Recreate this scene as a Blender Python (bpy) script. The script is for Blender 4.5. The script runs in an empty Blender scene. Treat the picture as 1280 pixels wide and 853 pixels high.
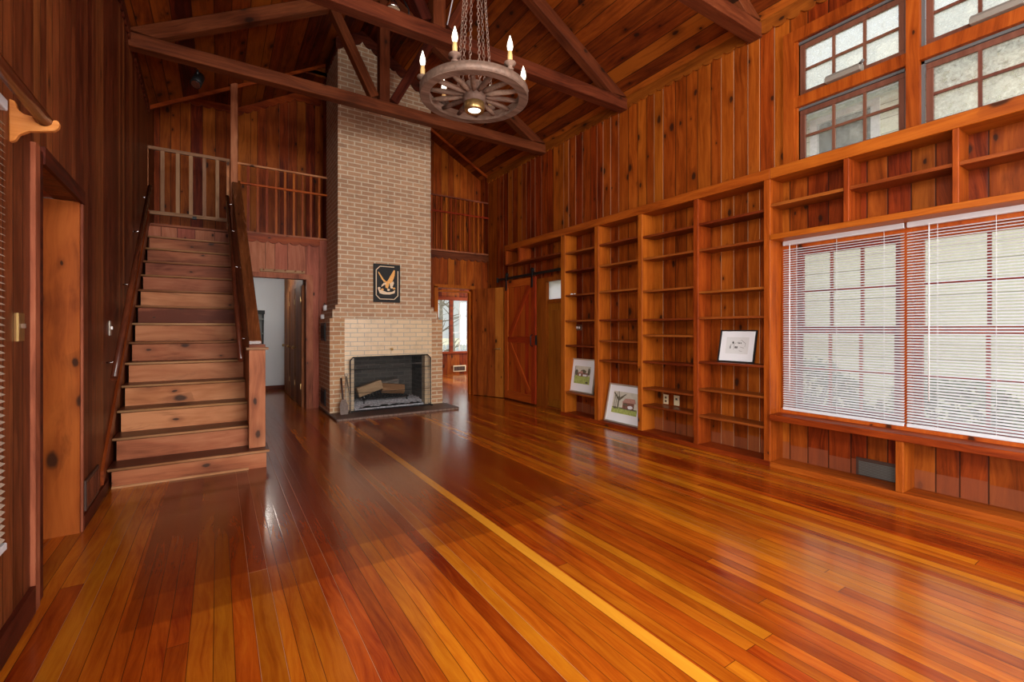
import bpy, bmesh, math, random
from mathutils import Vector, Matrix
random.seed(11)
C = bpy.context.scene.collection
PI = math.pi

# ------------------------------------------------------------------ materials
def new_mat(name):
    m = bpy.data.materials.new(name); m.use_nodes = True
    nt = m.node_tree; nt.nodes.clear()
    out = nt.nodes.new('ShaderNodeOutputMaterial')
    b = nt.nodes.new('ShaderNodeBsdfPrincipled')
    nt.links.new(b.outputs[0], out.inputs[0])
    return m, nt, b, out

def N(nt, t, **kw):
    n = nt.nodes.new(t)
    for k, v in kw.items(): setattr(n, k, v)
    return n

def sock(nt, s, v):
    if isinstance(v, bpy.types.NodeSocket): nt.links.new(v, s)
    else: s.default_value = v

def math_(nt, op, a, b=None, c=None, clamp=False):
    n = N(nt, 'ShaderNodeMath', operation=op, use_clamp=clamp)
    sock(nt, n.inputs[0], a)
    if b is not None: sock(nt, n.inputs[1], b)
    if c is not None: sock(nt, n.inputs[2], c)
    return n.outputs[0]

def comb(nt, x, y, z):
    n = N(nt, 'ShaderNodeCombineXYZ')
    for s, v in zip(n.inputs, (x, y, z)): sock(nt, s, v)
    return n.outputs[0]

def mix(nt, f, a, b, blend='MIX'):
    n = N(nt, 'ShaderNodeMix', data_type='RGBA', blend_type=blend)
    sock(nt, n.inputs[0], f)
    sock(nt, n.inputs[6], a if isinstance(a, bpy.types.NodeSocket) else (*a, 1))
    sock(nt, n.inputs[7], b if isinstance(b, bpy.types.NodeSocket) else (*b, 1))
    return n.outputs[2]

def ramp(nt, f, stops):
    n = N(nt, 'ShaderNodeValToRGB')
    els = n.color_ramp.elements
    while len(els) < len(stops): els.new(0.5)
    for e, (p, c) in zip(els, stops):
        e.position = p; e.color = (*c, 1)
    sock(nt, n.inputs[0], f)
    return n.outputs[0]

def step(nt, v, lo, hi):
    n = N(nt, 'ShaderNodeMapRange', interpolation_type='SMOOTHSTEP')
    sock(nt, n.inputs[0], v); n.inputs[1].default_value = lo; n.inputs[2].default_value = hi
    return n.outputs[0]

def noise(nt, vec, scale=1.0, detail=2.0, rough=0.5, dist=0.0):
    n = N(nt, 'ShaderNodeTexNoise')
    sock(nt, n.inputs['Vector'], vec); n.inputs['Scale'].default_value = scale
    n.inputs['Detail'].default_value = detail; n.inputs['Roughness'].default_value = rough
    n.inputs['Distortion'].default_value = dist
    return n.outputs[0]

def wood(name, along, across, dark, mid, light, bw=None, rough=0.4, coat=0.0, knots=0.5, kd=(.02, .008, .004),
         seam=(.02, .007, .003), seam_w=.010, lightseam=0.0, ls_col=(.6, .3, .15), var=.5, plen=None, gs=1.0,
         floor_tint=False, low_band=False, bump=.25, blot=.35, spec=.12, streak=.5, con=.15):
    m, nt, b, out = new_mat(name)
    tc = N(nt, 'ShaderNodeTexCoord'); sep = N(nt, 'ShaderNodeSeparateXYZ')
    nt.links.new(tc.outputs['Object'], sep.inputs[0])
    ax = dict(X=0, Y=1, Z=2); third = [k for k in 'XYZ' if k not in (along, across)][0]
    L, A, T = (sep.outputs[ax[k]] for k in (along, across, third))
    oi = N(nt, 'ShaderNodeObjectInfo'); orand = oi.outputs['Random']
    edge = None
    if bw:
        v = N(nt, 'ShaderNodeTexVoronoi', voronoi_dimensions='1D', feature='F1'); v.inputs['Randomness'].default_value = .75
        e = N(nt, 'ShaderNodeTexVoronoi', voronoi_dimensions='1D', feature='DISTANCE_TO_EDGE'); e.inputs['Randomness'].default_value = .75
        w = math_(nt, 'DIVIDE', A, bw)
        nt.links.new(w, v.inputs['W']); nt.links.new(w, e.inputs['W'])
        v.inputs['Scale'].default_value = 1; e.inputs['Scale'].default_value = 1
        sc = N(nt, 'ShaderNodeSeparateColor'); nt.links.new(v.outputs['Color'], sc.inputs[0])
        r1, r2, r3 = sc.outputs[0], sc.outputs[1], sc.outputs[2]
        edge = e.outputs['Distance']
        if plen:
            q = math_(nt, 'ADD', math_(nt, 'DIVIDE', L, plen), math_(nt, 'MULTIPLY', r1, 7.3))
            fl = math_(nt, 'FLOOR', q)
            wn = N(nt, 'ShaderNodeTexWhiteNoise', noise_dimensions='2D')
            nt.links.new(comb(nt, math_(nt, 'MULTIPLY', r1, 931.7), fl, 0.0), wn.inputs['Vector'])
            s2 = N(nt, 'ShaderNodeSeparateColor'); nt.links.new(wn.outputs['Color'], s2.inputs[0])
            fr = math_(nt, 'FRACT', q)
            endd = math_(nt, 'MULTIPLY', math_(nt, 'MINIMUM', fr, math_(nt, 'SUBTRACT', 1.0, fr)), plen / bw)
            edge = math_(nt, 'MINIMUM', edge, endd)
            r2, r3 = s2.outputs[0], s2.outputs[1]
    else:
        r1 = r2 = r3 = orand
    Lg = math_(nt, 'ADD', math_(nt, 'MULTIPLY', L, .9 * gs), math_(nt, 'MULTIPLY', r2, 41.0))
    Ag = math_(nt, 'ADD', math_(nt, 'MULTIPLY', A, 16.0 * gs), math_(nt, 'MULTIPLY', r1, 17.0))
    Tg = math_(nt, 'MULTIPLY', T, 16.0 * gs)
    wob = noise(nt, comb(nt, math_(nt, 'MULTIPLY', Lg, 1.2), math_(nt, 'MULTIPLY', Ag, .12), Tg), 1.0, 2.0)
    Ad = math_(nt, 'ADD', Ag, math_(nt, 'MULTIPLY', wob, 3.0))
    g1 = noise(nt, comb(nt, Lg, Ad, Tg), 1.3, 7.0, .74, .3)
    g2 = noise(nt, comb(nt, math_(nt, 'MULTIPLY', Lg, 1.5), math_(nt, 'MULTIPLY', Ag, .22), math_(nt, 'MULTIPLY', Tg, .22)), 1.0, 3.0, .55, .6)
    g = math_(nt, 'ADD', math_(nt, 'MULTIPLY', g1, 1 - blot), math_(nt, 'MULTIPLY', g2, blot))
    g = math_(nt, 'ADD', g, math_(nt, 'MULTIPLY', math_(nt, 'SUBTRACT', r3, .5), var * .55))
    col = ramp(nt, g, [(.5 - con, dark), (.5, mid), (.5 + con, light)])
    hs = N(nt, 'ShaderNodeHueSaturation')
    sock(nt, hs.inputs['Value'], math_(nt, 'ADD', 1 - var * .5, math_(nt, 'MULTIPLY', r2, var)))
    sock(nt, hs.inputs['Hue'], math_(nt, 'ADD', .492, math_(nt, 'MULTIPLY', r3, .016)))
    nt.links.new(col, hs.inputs['Color']); col = hs.outputs[0]
    if knots > 0:
        kv = N(nt, 'ShaderNodeTexVoronoi', voronoi_dimensions='2D', feature='F1')
        kvec = comb(nt, math_(nt, 'ADD', math_(nt, 'MULTIPLY', L, 3.2), math_(nt, 'MULTIPLY', r1, 19.0)),
                    math_(nt, 'ADD', math_(nt, 'MULTIPLY', A, 6.0), math_(nt, 'MULTIPLY', r2, 13.0)), 0.0)
        wv = N(nt, 'ShaderNodeVectorMath', operation='ADD'); nt.links.new(kvec, wv.inputs[0])
        nn = N(nt, 'ShaderNodeTexNoise'); nt.links.new(kvec, nn.inputs['Vector']); nn.inputs['Scale'].default_value = 4
        vm = N(nt, 'ShaderNodeVectorMath', operation='SCALE'); nt.links.new(nn.outputs['Color'], vm.inputs[0]); vm.inputs['Scale'].default_value = .10
        nt.links.new(vm.outputs[0], wv.inputs[1]); nt.links.new(wv.outputs[0], kv.inputs['Vector']); kv.inputs['Scale'].default_value = 1
        ks = N(nt, 'ShaderNodeSeparateColor'); nt.links.new(kv.outputs['Color'], ks.inputs[0])
        gate = math_(nt, 'GREATER_THAN', ks.outputs[0], 1 - knots)
        kdist = math_(nt, 'DIVIDE', kv.outputs['Distance'], math_(nt, 'ADD', .35, math_(nt, 'MULTIPLY', math_(nt, 'MULTIPLY', ks.outputs[1], ks.outputs[1]), 1.1)))
        core = math_(nt, 'MULTIPLY', math_(nt, 'SUBTRACT', 1.0, step(nt, kdist, .07, .16)), gate)
        halo = math_(nt, 'MULTIPLY', math_(nt, 'SUBTRACT', 1.0, step(nt, kdist, .08, .48)), gate)
        col = mix(nt, math_(nt, 'MULTIPLY', halo, .5), col, dark)
        col = mix(nt, math_(nt, 'MULTIPLY', core, .88), col, kd)
    if streak:
        sn = noise(nt, comb(nt, math_(nt, 'ADD', math_(nt, 'MULTIPLY', L, 1.6), math_(nt, 'MULTIPLY', r1, 23.0)), math_(nt, 'ADD', math_(nt, 'MULTIPLY', A, 9.0), math_(nt, 'MULTIPLY', r3, 9.0)), math_(nt, 'MULTIPLY', T, 9.0)), 1.0, 4.0, .7, .8)
        col = mix(nt, math_(nt, 'MULTIPLY', step(nt, sn, .56, .78), streak), col, tuple(c * .55 for c in dark))
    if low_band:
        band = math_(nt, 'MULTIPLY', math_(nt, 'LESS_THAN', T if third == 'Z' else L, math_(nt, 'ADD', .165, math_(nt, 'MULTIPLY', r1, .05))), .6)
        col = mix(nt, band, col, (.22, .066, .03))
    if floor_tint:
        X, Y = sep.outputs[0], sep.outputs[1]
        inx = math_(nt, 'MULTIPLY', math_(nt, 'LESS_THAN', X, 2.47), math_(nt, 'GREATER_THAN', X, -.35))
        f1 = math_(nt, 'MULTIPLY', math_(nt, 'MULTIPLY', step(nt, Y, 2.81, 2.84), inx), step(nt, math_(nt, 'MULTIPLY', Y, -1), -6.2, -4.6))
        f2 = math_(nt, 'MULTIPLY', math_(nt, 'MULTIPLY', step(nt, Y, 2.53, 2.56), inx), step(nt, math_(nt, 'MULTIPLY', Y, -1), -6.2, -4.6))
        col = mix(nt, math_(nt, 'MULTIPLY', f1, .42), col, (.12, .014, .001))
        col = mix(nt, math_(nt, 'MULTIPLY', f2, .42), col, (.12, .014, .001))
    if edge is not None:
        sm = math_(nt, 'SUBTRACT', 1.0, step(nt, edge, seam_w * .5, seam_w * 1.6))
        if lightseam > 0:
            lg = math_(nt, 'GREATER_THAN', r1, 1 - lightseam)
            if low_band: lg = math_(nt, 'MULTIPLY', lg, math_(nt, 'GREATER_THAN', A, 2.35))
            scol = mix(nt, lg, seam, ls_col)  # pale seams; on wall boards they paint light caught by the board edges
        else: scol = mix(nt, 0.0, seam, seam)
        col = mix(nt, math_(nt, 'MULTIPLY', sm, .85), col, scol)
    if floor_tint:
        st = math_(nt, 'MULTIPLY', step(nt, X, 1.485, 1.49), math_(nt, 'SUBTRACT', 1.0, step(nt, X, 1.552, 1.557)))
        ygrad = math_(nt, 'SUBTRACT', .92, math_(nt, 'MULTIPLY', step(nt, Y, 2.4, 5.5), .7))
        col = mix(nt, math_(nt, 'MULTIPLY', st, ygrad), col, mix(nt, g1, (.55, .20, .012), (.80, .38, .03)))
    nt.links.new(col, b.inputs['Base Color'])
    rr = math_(nt, 'ADD', rough - .06, math_(nt, 'MULTIPLY', g1, .14))
    nt.links.new(rr, b.inputs['Roughness'])
    b.inputs['Coat Weight'].default_value = coat; b.inputs['Coat Roughness'].default_value = .12
    b.inputs['Specular IOR Level'].default_value = spec
    if bump:
        bp = N(nt, 'ShaderNodeBump'); bp.inputs['Strength'].default_value = bump; bp.inputs['Distance'].default_value = .004
        h = math_(nt, 'MULTIPLY', g1, .35)
        if edge is not None: h = math_(nt, 'ADD', h, step(nt, edge, 0.0, seam_w * 3))
        nt.links.new(h, bp.inputs['Height']); nt.links.new(bp.outputs[0], b.inputs['Normal'])
        if coat: nt.links.new(bp.outputs[0], b.inputs['Coat Normal'])
    return m

def plain(name, col, rough=.5, metal=0.0, var=0.0, scale=20, coat=0.0, emit=None, es=0.0, bump=0.0):
    m, nt, b, out = new_mat(name)
    tc = N(nt, 'ShaderNodeTexCoord')
    n = noise(nt, tc.outputs['Object'], scale, 4.0, .6)
    if var:
        nt.links.new(ramp(nt, n, [(.3, tuple(c * (1 - var) for c in col)), (.7, tuple(min(1, c * (1 + var)) for c in col))]), b.inputs['Base Color'])
    else: b.inputs['Base Color'].default_value = (*col, 1)
    b.inputs['Roughness'].default_value = rough; b.inputs['Metallic'].default_value = metal
    b.inputs['Coat Weight'].default_value = coat
    if emit:
        b.inputs['Emission Color'].default_value = (*emit, 1); b.inputs['Emission Strength'].default_value = es
    if bump:
        bp = N(nt, 'ShaderNodeBump'); bp.inputs['Strength'].default_value = bump; bp.inputs['Distance'].default_value = .01
        nt.links.new(n, bp.inputs['Height']); nt.links.new(bp.outputs[0], b.inputs['Normal'])
    return m

def brick(name, c1, c2, mortar, bw=.21, bh=.068, ms=.009, rough=.85, hv=(0.0, 0.0), soot=False, bump=.6):
    m, nt, b, out = new_mat(name)
    tc = N(nt, 'ShaderNodeTexCoord'); sep = N(nt, 'ShaderNodeSeparateXYZ'); nt.links.new(tc.outputs['Object'], sep.inputs[0])
    u = math_(nt, 'ADD', math_(nt, 'SUBTRACT', sep.outputs[0], sep.outputs[1]), hv[0])
    vec = comb(nt, u, math_(nt, 'ADD', sep.outputs[2], hv[1]), 0.0)
    t = N(nt, 'ShaderNodeTexBrick'); nt.links.new(vec, t.inputs['Vector'])
    t.inputs['Scale'].default_value = 1; t.inputs['Brick Width'].default_value = bw; t.inputs['Row Height'].default_value = bh
    t.inputs['Mortar Size'].default_value = ms; t.inputs['Mortar Smooth'].default_value = .15; t.inputs['Bias'].default_value = 0
    t.inputs['Color1'].default_value = (*c1, 1); t.inputs['Color2'].default_value = (*c2, 1); t.inputs['Mortar'].default_value = (*mortar, 1)
    n = noise(nt, tc.outputs['Object'], 9.0, 5.0, .65)
    n2 = noise(nt, tc.outputs['Object'], 120.0, 2.0, .5)
    col = mix(nt, math_(nt, 'MULTIPLY', step(nt, n, .45, .75), .35), t.outputs['Color'], tuple(c * .5 for c in c2))
    col = mix(nt, math_(nt, 'MULTIPLY', step(nt, n2, .5, .8), .25), col, tuple(c * .45 for c in c1))
    nt.links.new(col, b.inputs['Base Color']); b.inputs['Roughness'].default_value = rough
    bp = N(nt, 'ShaderNodeBump'); bp.inputs['Strength'].default_value = bump; bp.inputs['Distance'].default_value = .006
    nt.links.new(math_(nt, 'ADD', math_(nt, 'SUBTRACT', 1.0, t.outputs['Fac']), math_(nt, 'MULTIPLY', n2, .3)), bp.inputs['Height'])
    nt.links.new(bp.outputs[0], b.inputs['Normal'])
    return m

def glass(name, dirt=.12, tint=(.93, .95, .93), dcol=(.75, .78, .74)):
    m, nt, b, out = new_mat(name); nt.nodes.remove(b)
    tr = N(nt, 'ShaderNodeBsdfTransparent'); tr.inputs[0].default_value = (*tint, 1)
    gl = N(nt, 'ShaderNodeBsdfGlossy'); gl.inputs['Roughness'].default_value = .03; gl.inputs[0].default_value = (.9, .9, .9, 1)
    df = N(nt, 'ShaderNodeBsdfTranslucent'); df.inputs[0].default_value = (*dcol, 1)
    tc = N(nt, 'ShaderNodeTexCoord')
    n = noise(nt, tc.outputs['Object'], 28.0, 6.0, .75, .4)
    m1 = N(nt, 'ShaderNodeMixShader'); m2 = N(nt, 'ShaderNodeMixShader')
    sock(nt, m1.inputs[0], math_(nt, 'MULTIPLY', step(nt, n, .1, .95), dirt) if dirt < 1 else 1.0)
    nt.links.new(tr.outputs[0], m1.inputs[1]); nt.links.new(df.outputs[0], m1.inputs[2])
    m2.inputs[0].default_value = .04
    nt.links.new(m1.outputs[0], m2.inputs[1]); nt.links.new(gl.outputs[0], m2.inputs[2])
    nt.links.new(m2.outputs[0], out.inputs[0])
    return m

def mesh_screen(name, fill=.38):
    m, nt, b, out = new_mat(name)
    b.inputs['Base Color'].default_value = (.02, .02, .02, 1); b.inputs['Roughness'].default_value = .5; b.inputs['Metallic'].default_value = .6
    tr = N(nt, 'ShaderNodeBsdfTransparent'); mx = N(nt, 'ShaderNodeMixShader'); mx.inputs[0].default_value = fill
    nt.links.new(tr.outputs[0], mx.inputs[1]); nt.links.new(b.outputs[0], mx.inputs[2]); nt.links.new(mx.outputs[0], out.inputs[0])
    return m

PD, PM, PL = (.085, .0125, .0015), (.225, .039, .0035), (.345, .074, .008)     # red-orange varnished pine
M = {}
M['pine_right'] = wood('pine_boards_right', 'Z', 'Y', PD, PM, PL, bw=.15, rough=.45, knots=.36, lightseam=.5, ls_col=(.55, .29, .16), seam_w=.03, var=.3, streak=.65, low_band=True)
M['pine_back'] = wood('pine_boards_back', 'Z', 'X', PD, PM, PL, bw=.15, rough=.45, knots=.36, lightseam=.1, ls_col=(.4, .16, .06), seam_w=.022, var=.32)
M['pine_pale'] = wood('pine_boards_faded', 'Z', 'X', (.20, .055, .026), (.34, .10, .053), (.43, .15, .085), bw=.2, rough=.5, knots=.5, seam_w=.016, var=.2)
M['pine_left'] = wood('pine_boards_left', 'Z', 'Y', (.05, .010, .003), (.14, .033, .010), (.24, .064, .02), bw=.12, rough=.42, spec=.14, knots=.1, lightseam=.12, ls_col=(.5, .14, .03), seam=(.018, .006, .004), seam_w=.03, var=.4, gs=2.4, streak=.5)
M['pine_ceil'] = wood('pine_boards_ceiling', 'Y', 'X', (.045, .007, .002), (.165, .030, .0045), (.29, .062, .008), bw=.17, rough=.5, knots=.3, seam_w=.022, var=.5, streak=.8)
FD, FM, FL = (.165, .021, .0015), (.34, .071, .004), (.50, .148, .008)
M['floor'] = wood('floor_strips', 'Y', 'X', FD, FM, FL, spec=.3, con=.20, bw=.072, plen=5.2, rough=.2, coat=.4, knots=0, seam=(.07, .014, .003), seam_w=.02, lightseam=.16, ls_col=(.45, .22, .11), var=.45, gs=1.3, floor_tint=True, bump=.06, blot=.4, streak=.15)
for k in 'XYZ':
    a = {'X': 'Z', 'Y': 'Z', 'Z': 'X'}[k]; a2 = 'Y' if k == 'Z' else a
    M['trim' + k] = wood('orange_pine_' + k.lower(), k, a2, (.13, .02, .0025), (.265, .05, .005), (.37, .085, .009), rough=.42, knots=.10, var=.25, streak=.25)
    M['beam' + k] = wood('dark_timber_' + k.lower(), k, a, (.035, .007, .003), (.095, .020, .0075), (.16, .038, .014), rough=.5, knots=.15, var=.25)
    M['faded' + k] = wood('faded_pine_' + k.lower(), k, a, (.15, .042, .018), (.35, .115, .05), (.48, .19, .09), rough=.5, knots=.4, var=.35, kd=(.04, .022, .016), streak=.5, blot=.6)
    M['grey' + k] = wood('bare_wood_' + k.lower(), k, a, (.17, .085, .04), (.30, .16, .085), (.38, .22, .12), rough=.6, knots=.05, var=.25)
    M['red' + k] = wood('red_stain_' + k.lower(), k, a2, (.17, .02, .004), (.31, .042, .007), (.39, .066, .010), rough=.4, knots=.06, var=.25)
M['fascia'] = wood('fascia_pine', 'Y', 'Z', (.06, .011, .002), (.16, .031, .004), (.25, .056, .007), rough=.5, knots=.1, var=.2)
M['tread'] = wood('stair_tread_wood', 'X', 'Y', (.06, .019, .009), (.12, .04, .02), (.18, .066, .034), rough=.3, knots=.05, var=.3)
M['nosing'] = wood('worn_nosing', 'X', 'Y', (.25, .1, .04), (.38, .18, .08), (.5, .27, .14), rough=.5, knots=0, var=.2)
M['shelf'] = wood('shelf_wood', 'Y', 'X', (.10, .018, .004), (.2, .042, .008), (.29, .075, .014), rough=.36, knots=.05, var=.3)
M['barn'] = wood('barn_planks', 'Z', 'Y', (.19, .024, .004), (.33, .046, .007), (.42, .072, .011), bw=.11, rough=.4, knots=.06, seam_w=.02, var=.2)
M['plankdoor'] = wood('plank_door_wood', 'Z', 'Y', (.14, .03, .005), (.28, .072, .010), (.37, .11, .018), bw=.19, rough=.42, knots=.35, seam_w=.016, lightseam=.35, ls_col=(.5, .25, .12), var=.4)
M['olive'] = wood('amber_fir', 'Z', 'Y', (.19, .05, .005), (.30, .085, .008), (.38, .12, .013), rough=.4, knots=0, var=.15)
M['closet'] = wood('closet_door_wood', 'Z', 'Y', (.10, .034, .011), (.21, .074, .025), (.32, .12, .042), bw=.15, rough=.6, spec=.1, knots=.1, seam_w=.02, var=.3)
M['jamb'] = wood('orange_jamb', 'Z', 'X', (.15, .032, .005), (.30, .075, .011), (.40, .115, .018), rough=.4, knots=.45, var=.2, blot=.6)
M['handrail'] = wood('handrail_wood', 'Y', 'X', (.045, .012, .006), (.11, .03, .011), (.19, .055, .018), rough=.25, coat=.4, knots=0, var=.2)
M['dowel'] = wood('curtain_pole_wood', 'Y', 'X', (.09, .022, .01), (.17, .045, .018), (.24, .07, .03), rough=.3, coat=.3, knots=0, var=.2)
M['bracket'] = wood('bracket_wood', 'X', 'Z', (.4, .13, .03), (.55, .2, .05), (.62, .26, .08), rough=.35, coat=.3, knots=0, var=.1)
M['wheel'] = wood('weathered_wheel', 'X', 'Y', (.10, .062, .045), (.21, .135, .10), (.34, .235, .18), rough=.6, knots=0, var=.2)
M['log_side'] = wood('log_split_face', 'X', 'Z', (.25, .14, .07), (.42, .27, .15), (.55, .38, .23), rough=.8, knots=.1, var=.2)
M['log_brown'] = wood('log_brown_face', 'X', 'Z', (.14, .065, .03), (.25, .12, .055), (.34, .18, .09), rough=.8, knots=.1, var=.2)
M['brick_up'] = brick('chimney_brick', (.50, .285, .16), (.38, .215, .125), (.62, .53, .38))
M['brick_low'] = brick('fireplace_brick', (.52, .285, .14), (.40, .20, .10), (.6, .5, .34), hv=(.1, .02))
M['brick_cream'] = brick('cream_glazed_brick', (.72, .53, .32), (.66, .48, .29), (.38, .33, .26), bw=.212, bh=.07, ms=.006, rough=.35, hv=(.06, .012), bump=.3)
M['brick_fire'] = brick('firebox_sooty_brick', (.085, .073, .062), (.045, .04, .035), (.10, .088, .075), bw=.21, bh=.07)
M['hearth'] = plain('hearth_slate', (.085, .045, .034), .45, var=.4, scale=12)
M['black'] = plain('black_iron', (.012, .012, .013), .45, .5)
M['blackwood'] = plain('black_lacquer', (.006, .0055, .005), .7)
M['gold'] = plain('gold_paint', (.62, .30, .07), .4, .3, var=.25, scale=60)
M['cream'] = plain('cream_paint', (.72, .55, .36), .5)
M['white'] = plain('white_plastic', (.78, .78, .79), .4)
M['slat'] = plain('white_slat', (.60, .62, .655), .5)
M['tan_slat'] = plain('tan_slat', (.5, .42, .33), .5)
M['matboard'] = plain('white_matboard', (.82, .84, .87), .6)
M['silver'] = plain('silver_frame', (.5, .45, .38), .3, .6)
M['ivory'] = plain('ivory_plastic', (.72, .6, .38), .4)
M['brass'] = plain('aged_brass', (.5, .32, .12), .35, .9)
M['chrome'] = plain('chrome', (.75, .75, .75), .2, 1.0)
M['brownplate'] = plain('brown_plate', (.10, .05, .03), .4)
M['steel'] = plain('worn_steel', (.3, .26, .22), .45, .8, var=.4, scale=40)
M['edge'] = plain('hearth_edge_stone', (.17, .115, .085), .7, var=.4, scale=30)
M['sooty'] = plain('sooty_metal', (.15, .105, .085), .6, var=.35, scale=40)
M['ash'] = plain('grey_ash', (.55, .56, .6), .95, var=.5, scale=28, bump=1.0)
M['plaster'] = plain('white_plaster', (.62, .64, .66), .9)
M['vent'] = plain('grey_vent', (.10, .10, .09), .55)
M['ventbrown'] = plain('brown_vent', (.05, .022, .014), .5)
M['candle'] = plain('ivory_candle_sleeve', (.8, .52, .2), .5)
M['bulb'] = plain('lit_bulb', (1, .9, .75), .3, emit=(1.0, .86, .66), es=3.2)
M['down'] = plain('lit_downlight', (1, .95, .85), .3, emit=(1.0, .92, .8), es=3.0)
M['tyre'] = plain('brown_iron', (.20, .13, .095), .55, .2, var=.3, scale=30)
M['chain'] = plain('chain_metal', (.38, .26, .2), .4, .7)
M['sash'] = wood('sash_brown', 'Z', 'Y', (.09, .03, .018), (.14, .052, .032), (.18, .07, .045), rough=.4, knots=0, var=.1)
M['gasket'] = plain('grey_weatherstrip', (.09, .09, .09), .6)
M['taupe'] = plain('taupe_opener', (.2, .18, .15), .5)
M['glass'] = glass('window_glass', .10)
M['dirty'] = glass('dirty_window_glass', .72, dcol=(.97, .98, .95))
M['hazy'] = glass('hazy_window_glass', .28, dcol=(.97, .98, .95))
M['backlit'] = glass('backlit_white_pane', 1.0, dcol=(.9, .9, .92)); 
M['screen'] = mesh_screen('fire_screen_mesh', .13)
M['siding'] = None
M['roof'] = plain('grey_shingles', (.32, .33, .33), .9, var=.35, scale=14)
M['lawn'] = plain('winter_ground', (.30, .29, .22), .95, var=.3, scale=3)
M['snowfence'] = plain('pale_fence', (.6, .66, .75), .8)
M['leaf'] = plain('evergreen_leaf', (.10, .14, .07), .6, var=.4, scale=8)
M['bark'] = plain('grey_bark', (.2, .17, .14), .9, var=.4, scale=12)
M['grass_p'] = plain('print_grass', (.38, .45, .12), .7, var=.35, scale=40)
M['sky_p'] = plain('print_sky', (.62, .60, .50), .7, var=.12, scale=15)
M['tree_p'] = plain('print_trees', (.12, .11, .07), .7, var=.5, scale=60)
M['house_p'] = plain('print_house', (.22, .10, .07), .7, var=.4, scale=60)
M['pink_p'] = plain('print_roof', (.5, .28, .22), .7, var=.2, scale=50)
M['paper'] = plain('drawing_paper', (.70, .72, .72), .7)
M['ink'] = plain('ink_lines', (.06, .06, .06), .7)

def siding_mat():
    m, nt, b, out = new_mat('pale_green_siding')
    tc = N(nt, 'ShaderNodeTexCoord'); sep = N(nt, 'ShaderNodeSeparateXYZ'); nt.links.new(tc.outputs['Object'], sep.inputs[0])
    fr = math_(nt, 'FRACT', math_(nt, 'DIVIDE', sep.outputs[2], .24))
    ln = math_(nt, 'LESS_THAN', fr, .06)
    nt.links.new(mix(nt, ln, (.80, .82, .64), (.36, .36, .25)), b.inputs['Base Color']); b.inputs['Roughness'].default_value = .7
    return m
M['siding'] = siding_mat()

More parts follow.
